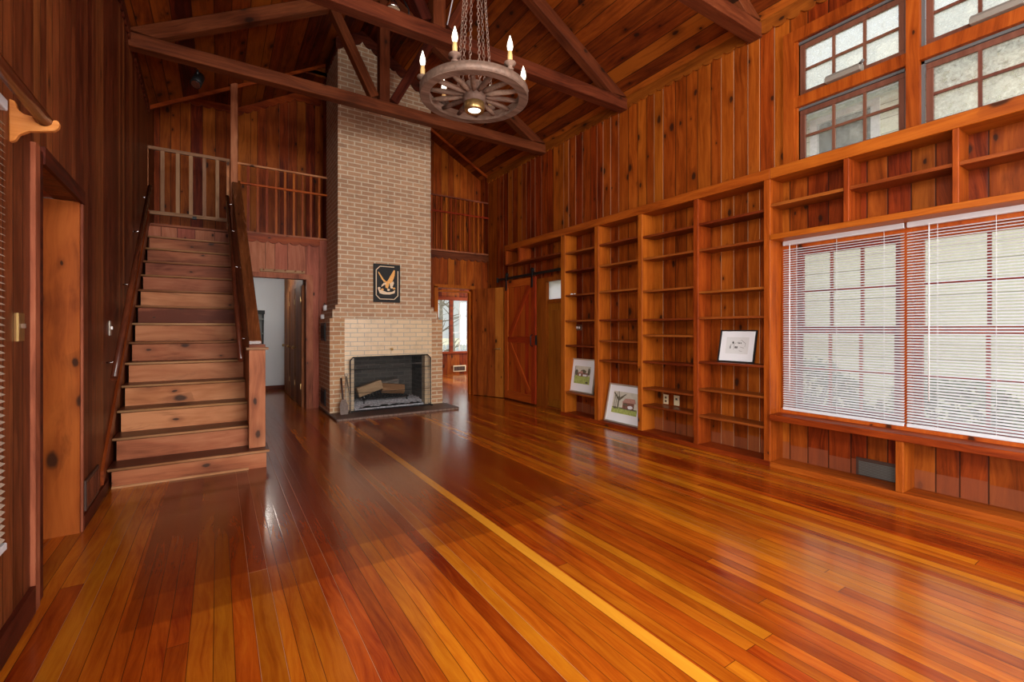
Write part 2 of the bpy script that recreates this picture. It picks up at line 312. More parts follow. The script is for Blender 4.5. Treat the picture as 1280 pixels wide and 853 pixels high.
# ------------------------------------------------------------------ mesh helpers
class MB:
    def __init__(s): s.v = []; s.f = []; s.mi = []; s.sm = []
    def add(s, vs, fs, mi=0, smooth=False):
        o = len(s.v); s.v += [tuple(p) for p in vs]
        for f in fs: s.f.append(tuple(i + o for i in f)); s.mi.append(mi); s.sm.append(smooth)
        return s
    def box(s, x0, x1, y0, y1, z0, z1, mi=0):
        x0, x1 = sorted((x0, x1)); y0, y1 = sorted((y0, y1)); z0, z1 = sorted((z0, z1))
        vs = [(x, y, z) for z in (z0, z1) for y in (y0, y1) for x in (x0, x1)]
        return s.add(vs, [(0, 2, 3, 1), (4, 5, 7, 6), (0, 1, 5, 4), (2, 6, 7, 3), (0, 4, 6, 2), (1, 3, 7, 5)], mi)
    def hexa(s, a, b, mi=0):      # two quads (4 pts each, same winding)
        vs = list(a) + list(b)
        return s.add(vs, [(3, 2, 1, 0), (4, 5, 6, 7)] + [(i, (i + 1) % 4, (i + 1) % 4 + 4, i + 4) for i in range(4)], mi)
    def bar(s, p, q, w, h, up=(0, 0, 1), mi=0):     # rectangular bar, w sideways, h along up
        p, q, up = Vector(p), Vector(q), Vector(up)
        d = (q - p).normalized(); sd = d.cross(up).normalized(); u = sd.cross(d).normalized()
        quad = lambda c: [c + sd * a * w / 2 + u * b_ * h / 2 for a, b_ in ((-1, -1), (1, -1), (1, 1), (-1, 1))]
        return s.hexa(quad(p), quad(q), mi)
    def prism(s, poly, ext, mi=0):
        n = len(poly); ext = Vector(ext); poly = [Vector(p) for p in poly]
        vs = poly + [p + ext for p in poly]
        return s.add(vs, [tuple(range(n - 1, -1, -1)), tuple(range(n, 2 * n))] + [(i, (i + 1) % n, (i + 1) % n + n, i + n) for i in range(n)], mi)
    def tube(s, pts, r, n=10, mi=0, cap=True, closed=False):
        pts = [Vector(p) for p in pts]; m = len(pts); rings = []
        rr = r if isinstance(r, (list, tuple)) else [r] * m
        u = None
        for i, p in enumerate(pts):
            if closed: d = (pts[(i + 1) % m] - pts[i - 1]).normalized()
            else: d = (pts[min(i + 1, m - 1)] - pts[max(i - 1, 0)]).normalized()
            if u is None:
                u = d.cross(Vector((0, 0, 1)));
                if u.length < 1e-3: u = d.cross(Vector((1, 0, 0)))
                u.normalize()
            else: u = (u - d * u.dot(d)).normalized()
            w = d.cross(u)
            rings.append([p + (u * math.cos(2 * PI * k / n) + w * math.sin(2 * PI * k / n)) * rr[i] for k in range(n)])
        vs = [q for r_ in rings for q in r_]; fs = []
        for i in range(m if closed else m - 1):
            j = (i + 1) % m
            for k in range(n): fs.append((i * n + k, i * n + (k + 1) % n, j * n + (k + 1) % n, j * n + k))
        o = len(s.v); s.add(vs, fs, mi, True)
        if cap and not closed:
            s.f.append(tuple(o + k for k in range(n - 1, -1, -1))); s.mi.append(mi); s.sm.append(False)
            s.f.append(tuple(o + (m - 1) * n + k for k in range(n))); s.mi.append(mi); s.sm.append(False)
        return s
    def lathe(s, c, prof, n=24, mi=0, axis='Z'):
        c = Vector(c); vs = []; fs = []
        for r, h in prof:
            for k in range(n):
                a = 2 * PI * k / n
                p = (r * math.cos(a), r * math.sin(a), h)
                if axis == 'Y': p = (p[0], p[2], p[1])
                if axis == 'X': p = (p[2], p[0], p[1])
                vs.append(c + Vector(p))
        m = len(prof)
        for i in range(m - 1):
            for k in range(n): fs.append((i * n + k, i * n + (k + 1) % n, (i + 1) * n + (k + 1) % n, (i + 1) * n + k))
        s.add(vs, fs, mi, True)
        o = len(s.v) - len(vs)
        s.f.append(tuple(o + k for k in range(n - 1, -1, -1))); s.mi.append(mi); s.sm.append(False)
        s.f.append(tuple(o + (m - 1) * n + k for k in range(n))); s.mi.append(mi); s.sm.append(False)
        return s
    def build(s, name, mats, parent=None, bevel=0.0):
        if not isinstance(mats, (list, tuple)): mats = [mats]
        off = Vector(WL.get(parent, (0, 0, 0))) if parent else Vector((0, 0, 0))
        me = bpy.data.meshes.new(name)
        me.from_pydata([tuple(Vector(p) - off) for p in s.v], [], s.f)
        for m in mats: me.materials.append(m)
        for p, mi, sm in zip(me.polygons, s.mi, s.sm): p.material_index = mi; p.use_smooth = sm
        bm = bmesh.new(); bm.from_mesh(me); bmesh.ops.recalc_face_normals(bm, faces=bm.faces); bm.to_mesh(me); bm.free()
        o = bpy.data.objects.new(name, me); C.objects.link(o)
        if parent: o.parent = parent
        WL[o] = tuple(off)
        if bevel:
            bv = o.modifiers.new('bevel', 'BEVEL'); bv.width = bevel; bv.segments = 1; bv.limit_method = 'ANGLE'
        return o
WL = {}
def along(o, axis, ang):      # turn a sloping board's own axes along its slope, so that the grain follows it
    o.data.transform(Matrix.Rotation(-ang, 4, axis)); o.rotation_euler[{'X': 0, 'Y': 1}[axis]] = ang
    return o
def thing(name, label, cat, loc=(0, 0, 0), group=None):
    o = bpy.data.objects.new(name, None); C.objects.link(o); o.location = loc; WL[o] = tuple(loc)
    o.empty_display_size = .05
    o['label'] = label; o['category'] = cat
    if group: o['group'] = group
    return o
def tag(o, label, cat, group=None, kind=None):
    o['label'] = label; o['category'] = cat
    if group: o['group'] = group
    if kind: o['kind'] = kind
    return o
def struct(o, label=None, cat=None):
    o['kind'] = 'structure'
    if label: o['label'] = label
    if cat: o['category'] = cat
    return o
def grid_wall(mb, plane, t0, t1, a0, a1, z0, z1, holes, mi=0):
    """boxes filling a rectangle minus holes; plane 'X' (a=Y) or 'Y' (a=X); t0..t1 thickness"""
    As = sorted({a0, a1, *[min(max(h[i], a0), a1) for h in holes for i in (0, 1)]})
    Zs = sorted({z0, z1, *[min(max(h[i], z0), z1) for h in holes for i in (2, 3)]})
    for i in range(len(As) - 1):
        run = None
        for j in range(len(Zs) - 1):
            ca, cz = (As[i] + As[i + 1]) / 2, (Zs[j] + Zs[j + 1]) / 2
            hole = any(h[0] < ca < h[1] and h[2] < cz < h[3] for h in holes)
            if not hole:
                if plane == 'X': mb.box(t0, t1, As[i], As[i + 1], Zs[j], Zs[j + 1], mi)
                else: mb.box(As[i], As[i + 1], t0, t1, Zs[j], Zs[j + 1], mi)
    return mb
def scallop(mb, p0, p1, period, h, ext, down=(0, 0, -1), depth=.035, mi=0):
    p0, p1, down = Vector(p0), Vector(p1), Vector(down)
    Ln = (p1 - p0).length; n = max(1, round(Ln / period)); d = (p1 - p0) / n
    for i in range(n):
        a = p0 + d * i; poly = [a, a + d]
        for k in range(7):
            t = 1 - k / 6
            poly.append(a + d * t + down * (h - depth + depth * math.sin(PI * t) ** .75))
        mb.prism(poly, ext, mi)
    return mb

# ------------------------------------------------------------------ measures (metres)
XB, XR, YB, YF = 4.39, 4.625, 8.12, -4.6
EZ, SL, XL0, XM = 4.41, .565, -.83, 1.9
RZ = EZ + SL * (XR - XM)
def XL(y): return -.668 - .0185 * y
def roofz(x): return EZ + SL * ((x - XL0) if x < XM else (XR - x))

# ------------------------------------------------------------------ shell
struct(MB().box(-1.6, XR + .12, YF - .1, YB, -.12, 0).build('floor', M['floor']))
w = MB()
WIN2 = (.05, 2.30, .53, 2.16)
CL = [(1.30, 2.22, 2.86, 4.03), (.38, 1.30, 2.86, 4.03)]
grid_wall(w, 'X', XR, XR + .12, YF, 8.45, 0, 4.5, [(-3.6, -.9, .55, 2.15), (-3.6, -.9, 2.86, 4.03), (5.46, 6.42, 0, 2.13), WIN2, (.38, 2.22, 2.86, 4.03)])
struct(w.build('wall_right', M['pine_right']))
# left wall, slanting slightly, with a doorway recess and a window
w = MB()
def lbox(mb, y0, y1, z0, z1, i0=0.0, i1=-.12, mi=0):   # box hugging the left wall between offsets i0..i1
    a = [(XL(y0) + i0, y0, z0), (XL(y0) + i1, y0, z0), (XL(y0) + i1, y0, z1), (XL(y0) + i0, y0, z1)]
    b = [(XL(y1) + i0, y1, z0), (XL(y1) + i1, y1, z0), (XL(y1) + i1, y1, z1), (XL(y1) + i0, y1, z1)]
    return mb.hexa(a, b, mi)
lbox(w, YF, -1.5, 0, 4.5); lbox(w, -1.5, .6, 0, .6); lbox(w, -1.5, .6, 2.1, 2.75); lbox(w, -1.5, .6, 4.2, 4.5); lbox(w, .6, .9, 0, 4.5); lbox(w, .9, 2.46, 0, .5); lbox(w, .9, 2.46, 2.12, 4.5)  # openings behind the camera are added for the left lamps
lbox(w, 2.46, 3.10, 0, 4.5); lbox(w, 3.10, 3.975, 2.115, 4.5); lbox(w, 3.975, 9.05, 0, 5.1)
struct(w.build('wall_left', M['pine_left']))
# back wall below the loft
w = MB()
grid_wall(w, 'Y', YB, YB + .12, -.95, 1.6, 0, 2.78, [(.40, 1.238, 0, 2.116)])
struct(w.build('wall_back', M['pine_pale']))
w = MB()
grid_wall(w, 'Y', YB, YB + .12, 3.1, XR, 0, 2.78, [(3.53, 4.268, 0, 2.10)])
struct(w.build('wall_back_corner', M['pine_back']))
# loft
struct(MB().box(-.95, XR, YB + .002, 9.0, 2.66, 2.78).build('floor_loft', M['trimX']))
w = MB(); w.box(-.95, XR, 9.0, 9.1, 2.78, 5.7); w.box(3.0, XR, 8.42, 8.5, 2.78, 5.5)
struct(w.build('wall_loft', M['pine_back']))
# ceiling
w = MB()
w.hexa([(XL0 - .14, YF, roofz(XL0 - .14)), (XM, YF, RZ), (XM, YF, RZ + .06), (XL0 - .14, YF, roofz(XL0 - .14) + .06)],
       [(XL0 - .14, YB, roofz(XL0 - .14)), (XM, YB, RZ), (XM, YB, RZ + .06), (XL0 - .14, YB, roofz(XL0 - .14) + .06)])
w.hexa([(XM, YF, RZ), (XR + .1, YF, roofz(XR + .1)), (XR + .1, YF, roofz(XR + .1) + .06), (XM, YF, RZ + .06)],
       [(XM, YB, RZ), (XR + .1, YB, roofz(XR + .1)), (XR + .1, YB, roofz(XR + .1) + .06), (XM, YB, RZ + .06)])
struct(w.build('ceiling', M['pine_ceil']))
w = MB()
prof = [(-.97, 5.05), (.235, 5.05), (.236, roofz(.236)), (1.15, roofz(1.15)), (2.65, roofz(1.15)), (XR + .1, roofz(XR + .1))]
for (xa, za), (xb, zb) in zip(prof, prof[1:]):
    if xb - xa < .01: continue
    w.hexa([(xa, YB, za), (xb, YB, zb), (xb, YB, zb + .06), (xa, YB, za + .06)], [(xa, 9.1, za), (xb, 9.1, zb), (xb, 9.1, zb + .06), (xa, 9.1, za + .06)])
w.prism([(-.97, YB, roofz(-.97) + .03), (-.97, YB, 5.1), (.235, YB, 5.1), (.235, YB, roofz(.235) + .03)], (0, .03, 0))
w.prism([(1.1, YB, roofz(1.1)), (XM, YB, RZ + .05), (2.7, YB, roofz(2.7))], (0, .03, 0))
struct(w.build('ceiling_loft', M['pine_ceil']))
# wall behind the camera with unseen tall windows, added for the rear lamps
w = MB(); grid_wall(w, 'Y', YF - .12, YF, -.95, XR + .1, 0, 4.4, [(-.1, 3.9, .55, 2.2), (-.1, 3.9, 2.8, 4.3)])
w.prism([(-.95, YF, 4.35), (XR + .1, YF, 4.38), (XM, YF, RZ + .05)], (0, -.12, 0))
struct(w.build('wall_rear', M['pine_back']))
w = MB()
for z0, z1 in ((.55, 2.2), (2.8, 4.3)):
    for i in range(5): w.box(-.1 + i * .98, -.02 + i * .98, YF - .08, YF - .02, z0, z1)
    for z in (z0, z1 - .07, (z0 + z1) / 2): w.box(-.1, 3.9, YF - .08, YF - .02, z, z + .07)
struct(w.build('added_window_rear', M['trimX']))  # frames of the added rear windows, out of view

w = MB()
for z0, z1 in ((.6, 2.1), (2.75, 4.2)):
    for y in (-1.5, -.5, .53): lbox(w, y, y + .07, z0, z1, -.02, -.08)
    for z in (z0, z1 - .06): lbox(w, -1.5, .6, z, z + .06, -.02, -.08)
struct(w.build('added_window_left', M['trimZ']))  # frames added around the left lamps, out of view

# trims
w = MB(); scallop(w, (XR, YF, EZ), (XR, YB, EZ), .13, .145, (-.02, 0, 0)); struct(w.build('trim_1', M['fascia']), 'scalloped pine fascia under the right eave', 'trim')
w = MB(); scallop(w, (XL(YF), YF, EZ + .04), (XL(YB), YB, EZ + .04), .13, .145, (.02, 0, 0)); struct(w.build('trim_2', M['beamY']), 'scalloped dark fascia along the left eave', 'trim')
w = MB(); scallop(w, (.36, YB - .001, 2.79), (1.42, YB - .001, 2.79), .15, .135, (0, -.03, 0)); struct(w.build('trim_3', M['trimX']), 'scalloped pale fascia under the loft edge above the hall doorway', 'trim')
w = MB(); scallop(w, (3.06, YB - .001, 2.79), (XR, YB - .001, 2.79), .145, .135, (0, -.025, 0)); struct(w.build('trim_4', M['beamX']), 'scalloped dark fascia under the loft edge right of the chimney', 'trim')
w = MB(); scallop(w, (-.84, 9.0, 5.05), (.24, 9.0, 5.05), .15, .13, (0, -.02, 0))
scallop(w, (.25, 9.0, roofz(.25)), (1.15, 9.0, roofz(1.15)), .15, .14, (0, -.02, 0)); scallop(w, (1.15, 9.0, roofz(1.15)), (1.6, 9.0, roofz(1.15)), .15, .13, (0, -.02, 0))
struct(w.build('trim_5', M['trimX']), 'scalloped pine fascia at the top of the loft wall', 'trim')
w = MB()
for xa, xb in ((XL0 - .05, 1.52), (3.05, XR)):
    za, zb = roofz(xa), roofz(xb)
    w.prism([(xa, YB, za + .01), (xb, YB, zb + .01), (xb, YB, zb - .055), (xa, YB, za - .055)], (0, -.03, 0))
struct(w.build('trim_6', M['trimX']), 'plain rake board where the roof meets the loft opening', 'trim')
w = MB(); scallop(w, (1.5, 7.28, roofz(1.5)), (XM, 7.28, RZ), .15, .19, (0, -.025, 0)); scallop(w, (XM, 7.28, RZ), (3.08, 7.28, roofz(3.08)), .15, .19, (0, -.025, 0))
scallop(w, (1.533, 7.26, roofz(1.5)), (1.533, 8.1, roofz(1.5)), .15, .17, (-.025, 0, 0))
struct(w.build('trim_7', M['beamX']), 'scalloped dark fascia where the chimney meets the roof', 'trim')
w = MB(); w.box(-.9, .25, YB - .045, YB + .02, 2.755, 2.785); w.box(.25, 1.53, YB - .035, YB + .02, 2.78, 2.81); w.box(3.037, XR, YB - .035, YB + .02, 2.80, 2.83)
struct(w.build('trim_8', M['fadedX']), 'pine ledge along the loft edge', 'trim')
w = MB(); w.box(1.238, 1.315, YB - .025, YB, 0, 2.195); w.box(.3, 1.238, YB - .025, YB, 2.116, 2.195); w.box(1.215, 1.238, YB - .01, YB + .12, 0, 2.116)
struct(w.build('trim_9', M['fadedZ']), 'faded pine casing of the hall doorway', 'trim')
w = MB(); w.box(3.45, 3.53, YB - .025, YB, 0, 2.12); w.box(3.45, 4.33, YB - .025, YB, 2.10, 2.165); w.box(4.268, 4.33, YB - .025, YB, 0, 2.10)
w.box(3.53, 3.56, YB + .06, YB + .14, 0, 2.06); w.box(3.53, 4.268, YB + .06, YB + .14, 2.03, 2.06); w.box(4.24, 4.268, YB + .06, YB + .14, 0, 2.03)
struct(w.build('trim_10', M['trimZ']), 'orange pine casing of the doorway right of the chimney', 'trim')
w = MB(); lbox(w, 2.95, 3.02, 0, 2.16, .018, 0); lbox(w, 3.02, 3.105, 0, 2.16, .010, 0, 1); lbox(w, 3.105, 3.99, 2.105, 2.19, .018, 0, 1); lbox(w, 3.965, 3.99, 0, 2.12, .012, 0, 0)
struct(w.build('trim_11', [M['fadedZ'], M['beamY']]), 'brown casing of the doorway in the left wall', 'trim')
w = MB(); lbox(w, YF, 2.945, 0, .125, .02, 0); lbox(w, 3.99, 4.88, 0, .09, .015, 0)
struct(w.build('baseboard_left', M['beamY']))
# recess behind the left doorway
w = MB(); w.box(-1.4, XL(3.96) - .001, 3.945, 3.974, 0, 2.114); struct(w.build('wall_recess', M['jamb']))
w = MB(); w.box(-1.4, XL(3.1) - .12, 3.06, 3.098, 0, 2.2); w.box(-1.44, -1.4, 3.06, 3.97, 0, 2.2); struct(w.build('wall_recess_end', M['jamb']))
struct(MB().box(-1.4, XL(3.9) - .12, 3.08, 4.02, 2.118, 2.2).build('ceiling_recess', M['jamb']))

# hall beyond the left doorway
struct(MB().box(.1, 1.5, YB, 11.2, -.1, -.001).build('floor_hall', M['floor']))
w = MB(); w.box(.2, 1.5, 11.0, 11.1, 0, 2.5); w.box(.1, .2, YB + .12, 11.1, 0, 2.5); struct(w.build('wall_hall', M['plaster']))
struct(MB().box(.1, 1.5, YB + .12, 11.1, 2.45, 2.55).build('ceiling_hall', M['plaster']))
w = MB(); w.box(.2, 1.21, 10.975, 11.0, 0, .1); struct(w.build('baseboard_hall', M['beamX']))
w = MB()
grid_wall(w, 'X', 1.21, 1.38, YB + .12, 11.0, 0, 2.45, [])
struct(w.build('wall_hall_side', M['closet']))
for i, (y0, y1) in enumerate(((8.35, 8.98), (9.06, 9.69), (9.77, 10.4))):
    d = MB(); d.box(1.165, 1.208, y0, y1, .01, 2.03).build('door_%d' % (i + 3), M['closet'])
    o = bpy.data.objects['door_%d' % (i + 3)]; struct(o, 'brown closet door in the hall', 'door')
    k = MB().lathe((1.165, y1 - .07, .98), [(.012, 0), (.012, -.03), (.028, -.04), (.028, -.06), (.012, -.07)], 12, axis='X').build('door_knob', M['brass'], o)
    h = MB()
    for z in (.3, 1.75): h.box(1.16, 1.166, y0 + .0, y0 + .03, z, z + .09)
    h.build('hinge', M['brass'], o)
w = MB(); w.box(1.18, 1.21, YB + .12, 10.45, 2.04, 2.13)
for y in (8.3, 8.99, 9.70, 10.41): w.box(1.172, 1.21, y, y + .05, 0, 2.04)
struct(w.build('trim_12', M['closet']), 'closet door casings in the hall', 'trim')
t = thing('ceiling_light', 'small beige box light on the hall ceiling', 'ceiling light', (.72, 9.8, 2.45))
MB().box(.6, .84, 9.68, 9.92, 2.38, 2.45).build('light_box', M['ivory'], t, .01)
t = thing('rack', 'black slatted rack standing against the white hall wall', 'rack', (.7, 10.88, 0))
for x in (.60, .80): MB().bar((x - .02, 10.85, 0), (x, 10.95, 1.66), .03, .03, (0, 1, 0)).build('upright', M['blackwood'], t)
for z in (.4, .85, 1.2, 1.5): MB().box(.59, .81, 10.86, 10.96, z, z + .025).build('shelf', M['vent'], t)
MB().box(.57, .83, 10.90, 10.98, 1.62, 1.70).build('crest_rail', M['blackwood'], t)
MB().box(.62, .78, 10.94, 10.96, .86, 1.62).build('back_panel', M['vent'], t)

# room beyond the right doorway
struct(MB().box(3.1, 7.6, YB, 12.2, -.1, -.001).build('floor_far_room', M['floor']))
w = MB(); grid_wall(w, 'Y', 12.1, 12.2, 3.0, 7.6, 0, 2.6, [(4.95, 6.24, .66, 2.16)]); w.box(7.5, 7.6, YB, 12.1, 0, 2.6); w.box(3.0, 3.1, YB + .12, 12.1, 0, 2.6); w.box(XR + .12, 7.6, YB, YB + .1, 0, 2.6)
struct(w.build('wall_far_room', M['pine_back']))
struct(MB().box(3.0, 7.6, YB + .12, 12.2, 2.5, 2.6).build('ceiling_far_room', M['pine_ceil']))
f = MB(); f.box(4.88, 6.31, 12.06, 12.1, 2.14, 2.24); f.box(4.88, 6.36, 12.02, 12.1, .6, .66); f.box(6.22, 6.31, 12.06, 12.12, .6, 2.16); f.box(4.88, 4.97, 12.06, 12.12, .6, 2.16); f.box(5.62, 5.72, 12.05, 12.13, .66, 2.14)
fo = f.build('window_3', M['trimX']); struct(fo, 'far room window seen through the doorway right of the chimney', 'window')
p = MB(); p.box(5.0, 6.2, 12.13, 12.14, .68, 2.14); p.build('window_pane', M['glass'], fo)
p = MB(); p.box(5.96, 5.975, 12.11, 12.14, .68, 2.14); p.box(5.72, 6.22, 12.11, 12.14, 1.2, 1.212); p.build('muntin', M['white'], fo)
t = thing('wall_vent', 'small cream grille low on the far room wall', 'vent', (5.95, 12.09, .16))
MB().box(5.74, 6.15, 12.08, 12.1, .07, .25).build('frame', M['ivory'], t); 
s = MB(); [s.box(5.77 + .035 * i, 5.795 + .035 * i, 12.07, 12.085, .1, .22) for i in range(10)]; s.build('slats', M['ventbrown'], t)

# ------------------------------------------------------------------ roof trusses
def truss(yc, label):
    t = thing('roof_truss', label, 'roof truss', (XM, yc, 4.25), 'timber roof trusses')
    y0, y1 = yc, yc + .135
    MB().box(XL(yc) - .01, XR, y0, y1, 4.25, 4.395).build('tie_beam', M['beamX'], t, .006)
    for sx in (-1, 1):
        xe = XL0 if sx < 0 else XR
        nrm = Vector((SL * sx, 0, 1)).normalized()
        a = Vector((xe - sx * .02, 0, roofz(xe - sx * .02) - .005)); b = Vector((XM, 0, RZ - .005)); dn = Vector((-nrm.x, 0, -nrm.z)) * .15
        poly = [a, b, Vector((XM, 0, RZ - .18)), a + Vector((-sx * .27, 0, -.02))]
        poly = [Vector((p.x, y0, p.z)) for p in poly]
        along(MB().prism(poly, (0, .125, 0)).build('rafter', M['beamX'], t, .005), 'Y', sx * math.atan(SL))
        # strut
        p = Vector((XM + sx * .13, 0, 4.42)); q = Vector((XM + sx * .66, 0, roofz(XM + sx * .66) - .16))
        along(MB().bar((p.x, yc + .065, p.z), (q.x, yc + .065, q.z), .12, .12, (1, 0, 0)).build('strut', M['beamZ'], t, .005), 'Y', math.atan2(q.x - p.x, q.z - p.z))
    MB().box(XM - .068, XM + .068, y0, y1, 4.395, RZ - .1).build('king_post', M['beamZ'], t, .005)
    return t
truss(6.133, 'dark timber roof truss crossing just in front of the brick chimney')
truss(4.321, 'dark timber roof truss just beyond the hanging wagon wheel')
truss(2.518, 'dark timber roof truss over the room ending beside the high window')

# ------------------------------------------------------------------ chimney and fireplace
ch = thing('fireplace', 'tall brick fireplace and chimney rising through the roof', 'fireplace', (2.3, 7.8, 0))
b = MB()
grid_wall(b, 'Y', 7.28, 8.2, 1.415, 3.253, 0, 1.468, [(1.63, 3.054, 0, 1.475)])
b.box(1.63, 3.054, 7.9, 8.2, 0, 1.468)
b.build('brick_base', M['brick_low'], ch)
b = MB(); b.box(1.455, 3.157, 7.28, 8.2, 1.468, 1.604); b.box(1.495, 3.09, 7.28, 8.2, 1.604, 1.672); b.box(1.533, 3.037, 7.28, 8.16, 1.672, 5.9)
b.build('chimney_stack', M['brick_up'], ch)
b = MB(); grid_wall(b, 'Y', 7.275, 7.4, 1.63, 3.054, .03, 1.468, [(1.77, 2.93, 0, .875)]); b.build('cream_surround', M['brick_cream'], ch)
b = MB(); b.box(1.74, 1.78, 7.4, 7.9, .03, .95); b.box(2.92, 2.96, 7.4, 7.9, .03, .95); b.box(1.74, 2.96, 7.86, 7.9, .03, .95); b.box(1.74, 2.96, 7.4, 7.9, .9, .95); b.box(1.74, 2.96, 7.35, 7.9, .0, .035)
b.box(1.76, 2.94, 7.37, 7.40, .72, .74)
b.build('firebox', M['brick_fire'], ch)
b = MB(); b.box(1.42, 3.31, 6.75, 7.28, 0, .034); b.box(1.40, 1.42, 6.75, 8.11, 0, .034)
b.build('hearth', M['hearth'], ch, .006)
e = MB()
for i in range(26):
    e.box(1.42 + i * .0727, 1.48 + i * .0727, 6.744, 6.751, .002, .026)
e.build('hearth_edge', M['edge'], ch)
for z0, z1 in ((1.118, 1.402), (.10, .361)):
    d = MB().box(1.40, 1.416, 7.565, 7.914, z0, z1).build('ash_door', M['black'], ch, .003)
    MB().box(1.392, 1.402, 7.60, 7.88, z0 + .04, z1 - .04).build('door_panel', M['blackwood'], d)
MB().lathe((2.354, 7.275, .985), [(.008, 0), (.008, -.03), (.02, -.035), (.02, -.05), (.01, -.056)], 12, axis='Y').build('damper_knob', M['brass'], ch)
# ash bed, grate and logs
random.seed(4)
a = MB(); nx, ny = 40, 14; vs = []; fs = []
for j in range(ny + 1):
    for i in range(nx + 1):
        x = 1.79 + (2.92 - 1.79) * i / nx; y = 7.31 + .5 * j / ny
        edge = min(i, nx - i) / 6; h = .05 + .06 * min(1, j / 5) + random.uniform(-.012, .016) - (.02 if edge < .5 else 0)
        vs.append((x, y, .033 + h))
for j in range(ny):
    for i in range(nx): k = j * (nx + 1) + i; fs.append((k, k + 1, k + nx + 2, k + nx + 1))
vs += [(1.79, 7.31, .034), (2.92, 7.31, .034)]
a.add(vs, fs, 0, True); a.add([vs[0], vs[nx], (2.92, 7.31, .034), (1.79, 7.31, .034)], [(0, 1, 2, 3)])
tag(a.build('ash', M['ash']), 'pale grey ash heaped under the grate in the firebox', 'ash', kind='stuff')
t = thing('fire_grate', 'black iron grate under the split logs', 'grate', (2.3, 7.5, .1))
for x in [1.95 + .052 * i for i in range(15)]: MB().tube([(x, 7.36, .235), (x, 7.38, .195), (x, 7.7, .195), (x, 7.72, .25)], .008, 6).build('bar', M['black'], t)
for y in (7.42, 7.66): MB().tube([(1.93, y, .185), (2.7, y, .185)], .009, 6).build('rail', M['black'], t)
for x in (1.96, 2.67):
    for y in (7.42, 7.66): MB().tube([(x, y, .09), (x, y, .19)], .009, 6).build('leg', M['black'], t)
def log(p, q, r, name, label, mats, roll=0.0, sides=5):
    p, q = Vector(p), Vector(q); d = (q - p).normalized(); u = d.cross(Vector((0, 0, 1))).normalized(); w_ = u.cross(d)
    m = MB(); rings = []
    ang = [roll, roll + .35, roll + 1.9, roll + 2.6, roll + 3.9, roll + 4.9]
    rad = [1, .93, .95, 1, .85, .9]
    for k in range(5):
        c = p + (q - p) * k / 4
        rings += [c + (u * math.cos(t_) + w_ * math.sin(t_)) * r * f_ * random.uniform(.94, 1.05) for t_, f_ in zip(ang, rad)]
    n = 6
    for k in range(4):
        for i in range(n): m.add([rings[k * n + i], rings[k * n + (i + 1) % n], rings[(k + 1) * n + (i + 1) % n], rings[(k + 1) * n + i]], [(0, 1, 2, 3)], 0 if i in (1, 3) else 1)
    m.add(rings[:n], [tuple(range(n))], 0); m.add(rings[-n:], [tuple(range(n - 1, -1, -1))], 0)
    tag(m.build(name, mats), label, 'log', 'split logs on the grate')
log((1.86, 7.45, .30), (2.24, 7.45, .41), .105, 'log', 'pale split log tilted on the left half of the grate', [M['log_side'], M['log_side']], .5)
log((2.27, 7.52, .33), (2.64, 7.50, .29), .09, 'log', 'brown split log lying on the right half of the grate', [M['log_brown'], M['log_brown']], 1.1)
log((1.98, 7.68, .33), (2.6, 7.70, .42), .085, 'log', 'dark grey log lying behind the two split logs', [M['steel'], M['bark']], .2)
# spark screen
t = thing('fire_screen', 'black wire mesh spark screen standing before the firebox', 'fire screen', (2.34, 7.2, .034))
fr = [(1.70, 7.2, .045), (1.695, 7.2, .82), (1.735, 7.2, .868), (2.95, 7.2, .878), (3.0, 7.2, .83), (3.005, 7.2, .045)]
MB().tube(fr, .011, 8, closed=True).build('frame', M['black'], t)
MB().prism([(p[0], 7.205, p[2]) for p in fr], (0, .002, 0)).build('mesh_panel', M['screen'], t)
for z in (.32, .68): MB().tube([(1.70, 7.198, z), (3.0, 7.198, z)], .0035, 6).build('crossbar', M['black'], t)
for x in (1.70, 3.0): MB().bar((x, 7.12, .045), (x, 7.27, .045), .02, .02).build('foot', M['black'], t)
# tools
t = thing('fire_shovel', 'dark handled ash shovel leaning at the left of the fire screen', 'shovel', (1.58, 7.2, .034))
MB().tube([(1.575, 7.12, .20), (1.575, 7.255, .56)], .014, 8).build('handle', M['ventbrown'], t)
MB().prism([(1.52, 7.055, .037), (1.63, 7.055, .037), (1.635, 7.09, .17), (1.605, 7.12, .25), (1.55, 7.12, .25), (1.515, 7.09, .17)], (0, -.012, .002)).build('blade', M['sooty'], t)
t = thing('fire_tongs', 'worn steel fire tongs beside the dark shovel', 'tongs', (1.65, 7.2, .034))
for dx in (-.022, .022): MB().tube([(1.655 + dx, 7.13, .036), (1.655 + dx * 1.3, 7.19, .3), (1.65 + dx * .2, 7.25, .58)], .008, 8).build('arm', M['steel'], t)
MB().tube([(1.65 + .02 * math.cos(a_), 7.252, .60 + .02 * math.sin(a_)) for a_ in [2 * PI * k / 12 for k in range(12)]], .007, 6, closed=True).build('ring', M['steel'], t)
